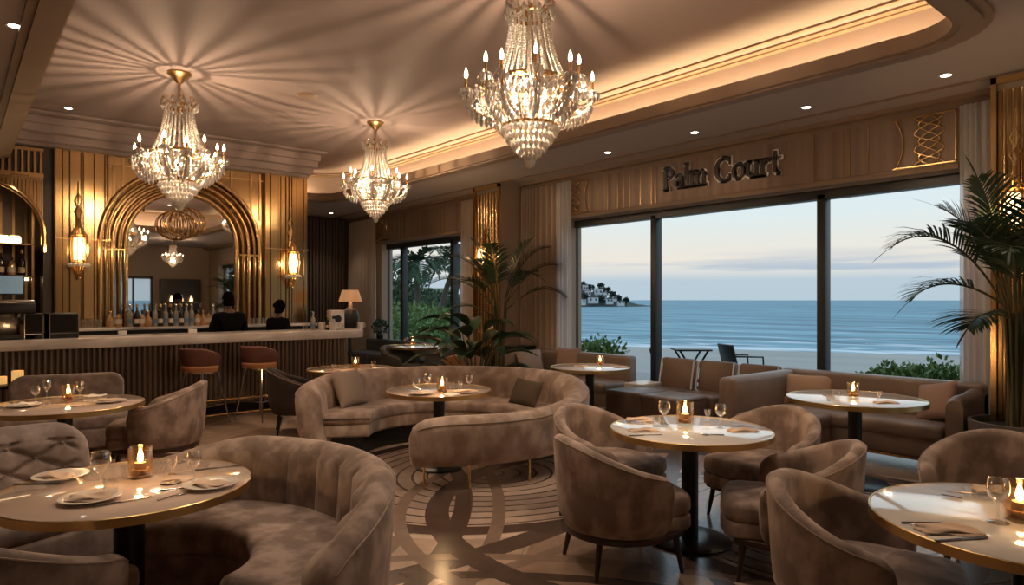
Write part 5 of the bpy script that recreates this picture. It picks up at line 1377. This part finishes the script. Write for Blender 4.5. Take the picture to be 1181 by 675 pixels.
# ================================================================== PLANTS
def blade(m, p0, d, L_, w_, up, droop=.25, seg=4, fold=0):
    d = d.normalized(); side = d.cross(up); 
    if side.length < 1e-4: side = d.orthogonal()
    side.normalize(); vs = []; p = Vector(p0); dd = d.copy(); prev = None
    for i in range(seg+1):
        q = i/seg; ww = w_*(sin(pi*min(1, q*.82+.12)))**.8 if i < seg else .0004
        vs.append(p-side*ww); vs.append(p+side*ww); p = p+dd*(L_/seg); dd = (dd-Vector((0,0,droop/seg*(1+q)))).normalized()
    m.add(vs, [(2*i, 2*i+1, 2*i+3, 2*i+2) for i in range(seg)])
def frond(m, ms, base, az, el, L_, droop, leafL, n=30, rnd=None, w_=.013, stemfrac=.35):
    p = Vector(base); d = Vector((cos(az)*cos(el), sin(az)*cos(el), sin(el))); pts = [p.copy()]; N_ = 28
    for i in range(N_):
        q = i/N_; d = (d-Vector((0,0,droop*(.3+1.6*q)/N_))).normalized(); p = p+d*(L_/N_); pts.append(p.copy())
    ms.tube(pts, [.010*(1-.75*i/N_)+.002 for i in range(N_+1)], 6)
    for i in range(n):
        q = stemfrac+(1-stemfrac)*(i+.5)/n; k = q*N_; a = int(min(k, N_-1)); pt = pts[a].lerp(pts[a+1], k-a); t = (pts[a+1]-pts[a]).normalized(); side = t.cross(Vector((0,0,1))).normalized(); up = side.cross(t)
        env = sin(pi*min(1, .18+.80*(i+.5)/n))**.7
        for s in (-1,1):
            dd = (side*s*.95+t*(.55+.5*q)+up*.32+Vector((rnd.uniform(-.1,.1), rnd.uniform(-.1,.1), rnd.uniform(-.1,.1))))
            blade(m, pt, dd, leafL*env*rnd.uniform(.85,1.1), w_, up, .55)
    blade(m, pts[-1], (pts[-1]-pts[-2]), leafL*.6, w_, Vector((0,0,1)))
def potted_palm(lab, loc, fr, pot_r, pot_h, base_z, seed, stems, potmat=PLANTER, leafL=.40):
    t = thing('potted_palm', lab, 'potted palm', loc); rnd = random.Random(seed)
    po = M().lathe([(0,0),(pot_r*.88,0),(pot_r*.93,.02),(pot_r,pot_h-.02),(pot_r,pot_h),(pot_r-.03,pot_h),(pot_r-.035,pot_h-.06),(0,pot_h-.06)], 48).obj('planter', potmat, t)
    M().lathe([(0,0),(pot_r-.04,0),(pot_r-.04,.02),(0,.025)], 32, (0,0,pot_h-.07)).obj('soil', SOIL, t)
    for az, el, L_, dr, bz, br in fr:
        m = M(); ms = M(); azr = radians(az)-A
        b = (br*cos(azr), br*sin(azr), pot_h-.05)
        # petiole rises from the pot, frond arches off above
        top = Vector((br*2.2*cos(azr), br*2.2*sin(azr), bz)); ms.tube([b, ((b[0]+top.x)*.48, (b[1]+top.y)*.48, (b[2]+bz)*.5), top], [.016,.013,.010], 7)
        frond(m, ms, top, azr, radians(el), L_, dr, leafL, 30, rnd, .0105)
        st = ms.obj('stem', STEM, t); m.obj('frond', LEAF, st, flat=True)
    for k in range(stems):
        a = TAU*k/stems+.3; r_ = .06; ms = M(); ms.tube([(r_*cos(a), r_*sin(a), pot_h-.05), (r_*.9*cos(a)+.02, r_*.9*sin(a), (pot_h+base_z)/2), (r_*.6*cos(a), r_*.6*sin(a), base_z)], [.028,.022,.012], 8); ms.obj('trunk', STEM, t)
    return t
pq = W(.742*5.85, 5.85)
potted_palm('tall palm in a round stone planter beside the scrolled sofa arm and the pier', (pq.x-.02, pq.y-.05, 0),
    [(178,62,1.25,1.9,1.55,.05),(172,38,.85,1.5,1.55,.04),(150,74,1.0,1.3,1.6,.04),(188,80,1.15,1.0,1.55,.03),(-62,60,1.1,1.5,1.55,.05),(-90,68,1.1,1.6,1.5,.05),(-35,72,.8,1.4,1.45,.05),(230,66,1.05,1.9,1.45,.05),(205,72,1.0,1.6,1.5,.05),(250,76,1.05,1.4,1.5,.04),(100,84,.8,1.0,1.6,.03),(-75,35,.9,1.5,1.35,.05),(200,20,.55,1.2,1.45,.04),(-20,80,.75,1.8,1.6,.03)], .36, .56, 1.5, 21, 5)
pq = Vector((6.93, 8.60, 0))
potted_palm('tall palm in front of the brass-panelled pier, rising above the broad leaves', (pq.x, pq.y, 0),
    [(182,50,1.25,1.6,1.5,.05),(172,66,1.15,1.5,1.6,.04),(2,60,1.25,1.6,1.55,.05),(-6,44,1.1,1.5,1.45,.05),(20,76,1.15,1.2,1.6,.04),(140,74,1.0,1.5,1.5,.04),(-40,66,.95,1.9,1.5,.05),(215,62,.95,1.9,1.45,.05),(190,78,1.15,1.2,1.55,.03),(-5,70,1.2,1.5,1.6,.04),(250,80,1.05,1.2,1.5,.04),(184,34,.85,1.5,1.35,.05)], .20, .5, 1.3, 5, 6, BLACKM, .34)
pq = atd(549, 9.55)
bp = thing('broad_leaved_plant', 'dark broad-leaved plant in a black pot just behind the curved booth', 'potted plant', (pq.x, pq.y, 0))
M().lathe([(0,0),(.19,0),(.23,.5),(.20,.5),(.19,.45),(0,.45)], 32).obj('planter', BLACKM, bp); M().lathe([(0,0),(.19,0),(0,.02)], 24, (0,0,.44)).obj('soil', SOIL, bp)
rb = random.Random(9)
for az, el, L1, L2, w_ in tuple((p_[0], p_[1], p_[2]*.95, p_[3]*1.3, p_[4]*1.35) for p_ in ((180,55,.75,.62,.10),(168,70,.80,.55,.10),(200,40,.60,.55,.09),(100,82,.95,.55,.09),(20,66,.7,.5,.09),(0,50,.55,.5,.085),(-60,62,.55,.5,.085),(240,60,.55,.5,.09),(140,60,.6,.5,.09),(60,72,.75,.5,.08),(-25,72,.75,.5,.085),(-90,75,.6,.5,.09),(-120,60,.7,.5,.09),(215,72,.85,.5,.1),(-45,80,.95,.5,.09),(175,30,.5,.5,.09),(190,78,1.0,.55,.1),(-10,30,.45,.5,.09),(260,50,.6,.5,.09),(-110,70,.9,.5,.1),(230,82,1.05,.5,.1),(-30,60,.85,.5,.09))):
    a = radians(az)-A; d = Vector((cos(a)*cos(radians(el)), sin(a)*cos(radians(el)), sin(radians(el)))); b0 = Vector((.05*cos(a), .05*sin(a), .44)); p1 = b0+d*L1*.55; p2 = p1+Vector((d.x*.8, d.y*.8, d.z*.9)).normalized()*L1*.25
    st = M().tube([b0, p1, p2], [.011,.009,.006], 7).obj('stem', STEM, bp)
    m = M(); seg = 10; dd = Vector((cos(a)*.75, sin(a)*.75, sin(radians(el))*.7)).normalized(); p = p2.copy(); side = Vector((-sin(a), cos(a), 0)); rows = []
    for i in range(seg+1):
        q_ = i/seg; ww = w_*sin(pi*q_**.75)**.85 if 0 < i < seg else .001; dr = dd.cross(side); rows.append([p-side*ww+Vector((0,0,ww*.35)), p, p+side*ww+Vector((0,0,ww*.35))]); p = p+dd*(L2/seg); dd = (dd-Vector((0,0,.14))).normalized()
    m.loops(rows, closed_sec=False, cap=False); m.obj('leaf', LEAF2, st, ang=80)
# ================================================================== OUTSIDE
SAND = pm('wet_sand', (.34,.30,.265), .6, noise=(.15,(.42,.375,.33),.35,.7)); TERR = pm('terrace_paving', (.20,.19,.18), .4)
struct(M().box(XW+.3, 12.0, -12, 26, -.12, -.02).obj('terrace', TERR))
def shore(v): return Vector((47.5+ (37-v)*.5, v, -2.5))
bs_ = M(); rows = []
for v in (-120,-60,-20,0,17,25,37,50,70,110,180):
    s0 = shore(v); rows.append([Vector((12,v*.7,-.3)), Vector((24,v*.85,-.9)), s0+Vector((-4,0,.16)), s0+Vector((14,4,-.9))])
bs_.loops(rows, closed_sec=False, cap=False); struct(bs_.obj('beach', SAND))
def sea_mat():
    m, nt, b = new_mat('evening_sea'); N = nt.nodes; L = nt.links; geo = N.new('ShaderNodeNewGeometry')
    mp = N.new('ShaderNodeMapping'); mp.inputs['Rotation'].default_value = (0,0,radians(28)); mp.inputs['Scale'].default_value = (.20,.035,1); L.new(geo.outputs['Position'], mp.inputs[0])
    n1 = N.new('ShaderNodeTexNoise'); n1.inputs['Scale'].default_value = 1.0; n1.inputs['Detail'].default_value = 7; n1.inputs['Roughness'].default_value = .65; L.new(mp.outputs[0], n1.inputs['Vector'])
    r = N.new('ShaderNodeValToRGB'); e = r.color_ramp.elements; e[0].position = .42; e[0].color = (.055,.175,.24,1); e[1].position = .56; e[1].color = (.17,.37,.46,1); L.new(n1.outputs[0], r.inputs[0])
    # foam near the shore: broken lines running along the beach
    sep = N.new('ShaderNodeSeparateXYZ'); L.new(geo.outputs['Position'], sep.inputs[0])
    def mth(op, a, c=None, d=None):
        n = N.new('ShaderNodeMath'); n.operation = op
        for i, q in enumerate((a, c, d)):
            if q is None: continue
            if isinstance(q, (int, float)): n.inputs[i].default_value = q
            else: L.new(q, n.inputs[i])
        return n.outputs[0]
    off = mth('SUBTRACT', mth('MULTIPLY_ADD', sep.outputs[1], .5, sep.outputs[0]), 66.0)     # metres seaward of the shore line
    mp2 = N.new('ShaderNodeMapping'); mp2.inputs['Rotation'].default_value = (0,0,radians(27)); mp2.inputs['Scale'].default_value = (.35,.05,1); L.new(geo.outputs['Position'], mp2.inputs[0])
    n2 = N.new('ShaderNodeTexNoise'); n2.inputs['Scale'].default_value = 1.2; n2.inputs['Detail'].default_value = 6; L.new(mp2.outputs[0], n2.inputs['Vector'])
    offn = mth('MULTIPLY_ADD', n2.outputs[0], 12.0, mth('SUBTRACT', off, 2.5))
    f = None
    for c0, w_, k in ((5.0,2.6,1.0),(9.5,1.0,.8),(16,1.0,.75),(26,1.2,.6),(42,1.5,.5),(65,2.0,.4)):
        g = mth('MULTIPLY', mth('SUBTRACT', 1.0, mth('MINIMUM', mth('DIVIDE', mth('ABSOLUTE', mth('SUBTRACT', offn, c0)), w_), 1.0)), k); f = g if f is None else mth('MAXIMUM', f, g)
    mix = N.new('ShaderNodeMix'); mix.data_type = 'RGBA'; L.new(f, mix.inputs['Factor']); L.new(r.outputs[0], [i for i in mix.inputs if i.name == 'A' and i.type == 'RGBA'][0]); [i for i in mix.inputs if i.name == 'B' and i.type == 'RGBA'][0].default_value = (.80,.83,.86,1)
    L.new([o for o in mix.outputs if o.type == 'RGBA'][0], b.inputs['Base Color']); b.inputs['Roughness'].default_value = .5; b.inputs['Specular IOR Level'].default_value = .3
    bp_ = N.new('ShaderNodeBump'); bp_.inputs['Strength'].default_value = .6; bp_.inputs['Distance'].default_value = .5; L.new(n1.outputs[0], bp_.inputs['Height']); L.new(bp_.outputs[0], b.inputs['Normal']); return m
sea = M(); sea.add([(30,-4000,-2.5),(6000,-4000,-2.5),(6000,6000,-2.5),(30,6000,-2.5)], [(0,1,2,3)]); struct(sea.obj('sea', sea_mat()))
# headland with white houses
HEAD = pm('headland_scrub', (.05,.06,.055), .95, noise=(.12,(.12,.115,.10),.4,.65)); 
hm = M(); D0 = 420; n = 60; rows = []; rh = random.Random(4)
def hprof(x):     # crest height by pixel column
    pts = [(560,30),(640,34),(672,25),(685,20),(700,15),(715,10),(728,5.5),(740,2.5),(752,.6)]
    for (a, ha), (b, hb) in zip(pts, pts[1:]):
        if a <= x <= b: return ha+(hb-ha)*(x-a)/(b-a)
    return 0
for i in range(n+1):
    x = 560+(752-560)*i/n; h_ = hprof(x)*.42*(1+.12*sin(i*1.7)+.08*sin(i*4.1)); c = atd(x, D0); dirv = Vector((c.x, c.y, 0)).normalized()
    rows.append([Vector((c.x, c.y, -2.6))-dirv*14, Vector((c.x, c.y, -2.5+h_*.45))-dirv*8, Vector((c.x, c.y, -2.5+h_)), Vector((c.x, c.y, -2.5+h_*.8))+dirv*30, Vector((c.x, c.y, -2.6))+dirv*60])
hm.loops(rows, closed_sec=False, cap=False); struct(hm.obj('headland', HEAD, ang=80))
HW = pm('white_render', (.62,.62,.63), .8); HR = pm('house_roof', (.20,.15,.13), .8); HWN = pm('house_window', (.05,.06,.08), .3)
houses = [(671,345,9,3.5,'lowest white house at the left of the headland'),(678,336,9,3.5,'white house halfway up the headland'),(684,343,10,4,'wide white house just above the rocks'),(690,334,10,4,'long white house near the crest of the headland'),(697,339,8,4,'white house in the middle of the headland'),(703,344,9,3.5,'white house on the lower right slope of the headland'),(709,341,7,3,'small white house near the headland point'),(716,346,8,3,'white house closest to the tip of the headland'),(675,330,8,4,'highest white house on the headland')]
for k_, (x, y, wd, ht, lab) in enumerate(houses):
    wd *= (1.1,.8,1.35,1.2,.75,1.0,.7,1.1,.9)[k_]; ht *= (.9,1.1,.8,1.0,1.2,.75,.8,.7,1.1)[k_]
    c = atd(x, D0-22+(346-y)*1.9); z = EYE-(y-PHY)*c.length/F*1.0
    t = thing('house', lab, 'house', (c.x, c.y, z-2.2), -A, 'white houses on the headland')
    M().box(-wd*.22, wd*.22, -2, 2, -1.5, ht*.62).obj('wall', HW, t); M().box(-wd*.24, wd*.24, -2.2, 2.2, ht*.62, ht*.70).obj('roof', HR, t)
    for k in (-1,1): M().box(k*wd*.11-.5, k*wd*.11+.5, -2.06, -2.0, .2, 1.4).obj('window', HWN, t)
HT = pm('headland_tree_leaf', (.05,.065,.05), .9)
for k_, (x, y, r_) in enumerate(((668,338,4.5),(674,342,3.5),(681,331,4),(687,339,3.2),(693,329,3.5),(694,344,3),(700,334,3.4),(706,339,2.8),(713,343,2.6),(722,346,2.2),(672,327,4),(665,331,4))):
    c = atd(x, D0-14+(346-y)*2.2); z = EYE-(y-PHY)*D0/F; t = thing('tree', 'dark rounded tree among the white houses on the headland', 'tree', (c.x, c.y, z-3), 0, 'trees on the headland'); m = M()
    leafball(m, (0,0,2.6), r_*.6, 160, 1.5, random.Random(k_), (1,1,.8), .3); m.obj('crown', HT, t, flat=True); M().tube([(0,0,-1),(0,0,2.4)], .3, 6).obj('trunk', HT, t)
# greenery
GRN = pm('seaside_leaf', (.09,.15,.035), .6, noise=(3,(.22,.32,.09),.35,.7)); GRD = pm('dark_tree_leaf', (.028,.055,.025), .7, noise=(3,(.065,.11,.045),.35,.7)); BARK = pm('palm_bark', (.10,.08,.065), .9)
def bush(lab, loc, w_, h_, n, s, mat=GRN, seed=1, name='seaside_bush'):
    t = thing(name, lab, 'bush', loc); rnd = random.Random(seed); m = M()
    for k in range(7): leafball(m, (rnd.uniform(-w_*.35,w_*.35), rnd.uniform(-w_*.35,w_*.35), h_*rnd.uniform(.35,.72)), h_*.38, n//7, s, rnd, (1.1,1.1,.85), .3)
    m.obj('foliage', mat, t, flat=True); st = M()
    for k in range(4): a = k*1.6; st.tube([(0,0,-.3),(w_*.2*cos(a), w_*.2*sin(a), h_*.6)], [.03,.01], 5)
    st.obj('branches', BARK, t); return t
for i, (x, d, w_, h_, lab) in enumerate(((677,14.5,1.1,1.0,'bushy green shrub outside, just right of the cream curtain'),(700,14.0,.9,.82,'lower green shrub outside, left of the window post'),(1035,11.0,.8,.72,'green shrub outside behind the long window sofa, left of its neighbour'),(1075,10.4,.95,.80,'green shrub outside next to the sheer curtain'))):
    q = atd(x, d); bush(lab, (q.x, q.y, -.05), w_, h_, 900, .10, GRN, i)
for i, (x, d, w_, h_, g_, lab) in enumerate(((459,24,4.0,1.5,GRN,'green bush outside the far window, at its left post'),(480,22,2.8,1.45,GRN,'bright green bush outside the middle of the far window'),(503,23,2.6,1.3,GRN,'green bush outside the far window, right of centre'),(452,40,4,3.4,GRD,'dark tree outside the far window, at its left post'),(525,44,5.0,2.0,GRD,'dark tree clump beyond the far window, right of the palms'),(548,52,5,1.9,GRD,'dark tree clump beyond the far window, nearest the pier'),(495,60,6,2.6,GRD,'dark trees behind the tall palms'))):
    q = atd(x, d); bush(lab, (q.x, q.y, -.5), w_, h_+.5, 1800, .30 if d > 30 else .16, g_, 20+i, 'shrub' if g_ is GRN else 'tree')
hl = M(); rows = []
for x, h_ in ((400,5.2),(430,4.8),(455,4.4),(480,3.8),(500,3.6),(515,3.6),(530,2.9),(548,2.2),(570,1.0),(590,-.5)):
    rows.append([atd(x, 46, -1.2), atd(x, 62, h_*.45-.2), atd(x, 80, h_-.6), atd(x, 110, -1.0)])
hl.loops(rows, closed_sec=False, cap=False); struct(hl.obj('hill', pm('wooded_hill', (.06,.09,.04), .95, noise=(.6,(.14,.18,.09),.4,.65)), ang=80))
struct(M().add([tuple(atd(430, 30, -.45)), tuple(atd(560, 30, -.55)), tuple(atd(560, 60, -.8)), tuple(atd(430, 60, -.8))], [(0,1,2,3)]).obj('road', pm('pale_road', (.36,.36,.37), .8)))
def coco(lab, x, d, H_, lean, seed, L_=2.0):
    q = atd(x, d); t = thing('coconut_palm', lab, 'palm tree', (q.x, q.y, -.8)); rnd = random.Random(seed); pts = [Vector((lean*(k/8)**1.6*cos(A), -lean*(k/8)**1.6*sin(A), H_*k/8)) for k in range(9)]
    M().tube(pts, [.17-.008*k for k in range(9)], 8).obj('trunk', BARK, t); top = pts[-1]
    for k in range(13):
        m = M(); az = TAU*k/13+rnd.uniform(-.2,.2); frond(m, m, top, az, radians(rnd.uniform(5,60)), L_*rnd.uniform(.8,1.1), rnd.uniform(1.6,2.6), .62, 16, rnd, .05, .08); m.obj('frond', GRD, t, flat=True)
coco('tall coconut palm outside the far window, straight trunk, leftmost of three', 483, 27, 3.9, -.1, 1, 1.5); coco('leaning coconut palm outside the far window, middle of three', 500, 30, 4.1, 1.0, 2, 1.7)
coco('coconut palm behind the leaning one outside the far window', 520, 40, 5.0, .8, 3, 2.1)
# terrace furniture
def outchair():
    t = thing('terrace_chair', '', 'chair'); M().box(-.28,.26,-.27,.27,.36,.42,.02).obj('seat', BLACKM, t); R = Matrix.Translation((.26,0,.40)) @ Matrix.Rotation(radians(14),4,'Y'); M().box(-.02,.03,-.27,.27,0,.44,.015,2,mat=R).obj('backrest', BLACKM, t)
    for s in (-1,1): M().tube([(-.26,s*.27,.0),(-.22,s*.27,.60),(.30,s*.27,.62)], .018, 6).obj('armrest', BLACKM, t); leg_m(.24,s*.25,.38,.018,.014,.06).obj('leg', BLACKM, t)
    return t
OC = Proto(outchair)
for x, d, f, lab in ((776,11.3,170,'dark terrace chair outside, right of the window post'),(858,12.3,190,'dark terrace chair outside, behind the low lounge chairs')):
    q = atd(x, d, -.02); OC.put(lab, (q.x, q.y, -.02), radians(f)-A, None)
q = atd(797, 11.6, -.02); tt = thing('terrace_table', 'dark terrace table on crossed legs outside, beside the terrace chair', 'table', tuple(q), -A)
M().box(-.30,.30,-.25,.25,.76,.79,.008).obj('tabletop', BLACKM, tt)
for s in (-1,1): M().tube([(-.22,s*.20,0),(.24,s*.20,.77)], .018, 6).obj('leg', BLACKM, tt); M().tube([(.22,s*.20,0),(-.24,s*.20,.77)], .018, 6).obj('leg', BLACKM, tt)
# ================================================================== SKY, CAMERA
wd = bpy.data.worlds.new('evening_sky'); SC.world = wd; wd.use_nodes = True; nt = wd.node_tree; nt.nodes.clear(); N = nt.nodes; L = nt.links
tc = N.new('ShaderNodeTexCoord'); sep = N.new('ShaderNodeSeparateXYZ'); L.new(tc.outputs['Generated'], sep.inputs[0])
r = N.new('ShaderNodeValToRGB'); L.new(sep.outputs[2], r.inputs[0]); cr = r.color_ramp
stops = [(0.0,(.37,.43,.49)),(.028,(.38,.43,.49)),(.040,(.55,.52,.51)),(.058,(.66,.57,.51)),(.085,(.62,.585,.545)),(.12,(.57,.60,.615)),(.17,(.52,.59,.63)),(.40,(.50,.62,.72)),(1.0,(.30,.44,.62))]
cr.elements[0].position = stops[0][0]; cr.elements[0].color = rgb(stops[0][1]); cr.elements[1].position = 1.0; cr.elements[1].color = rgb(stops[-1][1])
for p_, c_ in stops[1:-1]: e = cr.elements.new(p_); e.color = rgb(c_)
mp = N.new('ShaderNodeMapping'); mp.inputs['Scale'].default_value = (1.6,1.6,34); L.new(tc.outputs['Generated'], mp.inputs[0])
n1 = N.new('ShaderNodeTexNoise'); n1.inputs['Scale'].default_value = 1.6; n1.inputs['Detail'].default_value = 6; L.new(mp.outputs[0], n1.inputs['Vector'])
r2 = N.new('ShaderNodeValToRGB'); r2.color_ramp.elements[0].position = .47; r2.color_ramp.elements[1].position = .58; L.new(n1.outputs[0], r2.inputs[0])
band = N.new('ShaderNodeValToRGB'); L.new(sep.outputs[2], band.inputs[0]); be = band.color_ramp.elements; be[0].position = .018; be[0].color = (0,0,0,1); be[1].position = .075; be[1].color = (0,0,0,1); b2 = be.new(.040); b2.color = (1,1,1,1)
mu = N.new('ShaderNodeMath'); mu.operation = 'MULTIPLY'; L.new(r2.outputs[0], mu.inputs[0]); L.new(band.outputs[0], mu.inputs[1])
mx = N.new('ShaderNodeMix'); mx.data_type = 'RGBA'; L.new(mu.outputs[0], mx.inputs['Factor']); L.new(r.outputs[0], [i for i in mx.inputs if i.name == 'A' and i.type == 'RGBA'][0]); [i for i in mx.inputs if i.name == 'B' and i.type == 'RGBA'][0].default_value = (.34,.385,.46,1)
bg = N.new('ShaderNodeBackground'); bg.inputs[1].default_value = 1.22; ou = N.new('ShaderNodeOutputWorld'); L.new([o for o in mx.outputs if o.type == 'RGBA'][0], bg.inputs[0]); L.new(bg.outputs[0], ou.inputs[0])
cd = bpy.data.cameras.new('camera'); cam = bpy.data.objects.new('camera', cd); COL.objects.link(cam); cam.location = (0,0,EYE); cam.rotation_euler = (pi/2, 0, -A)
cd.sensor_width = 36; cd.lens = 36*F/1181; cd.shift_y = 8.5/1181; cd.clip_end = 10000; cd.clip_start = .05; SC.camera = cam
SC.view_settings.view_transform = 'Standard'; SC.view_settings.look = 'None'; SC.view_settings.gamma = 1; SC.view_settings.exposure = .3; SC.view_settings.use_curve_mapping = False
cy = SC.cycles; cy.max_bounces = 10; cy.transparent_max_bounces = 16; cy.diffuse_bounces = 4; cy.glossy_bounces = 5; cy.transmission_bounces = 6; cy.caustics_reflective = False; cy.caustics_refractive = False; cy.sample_clamp_indirect = 4; cy.use_denoising = True
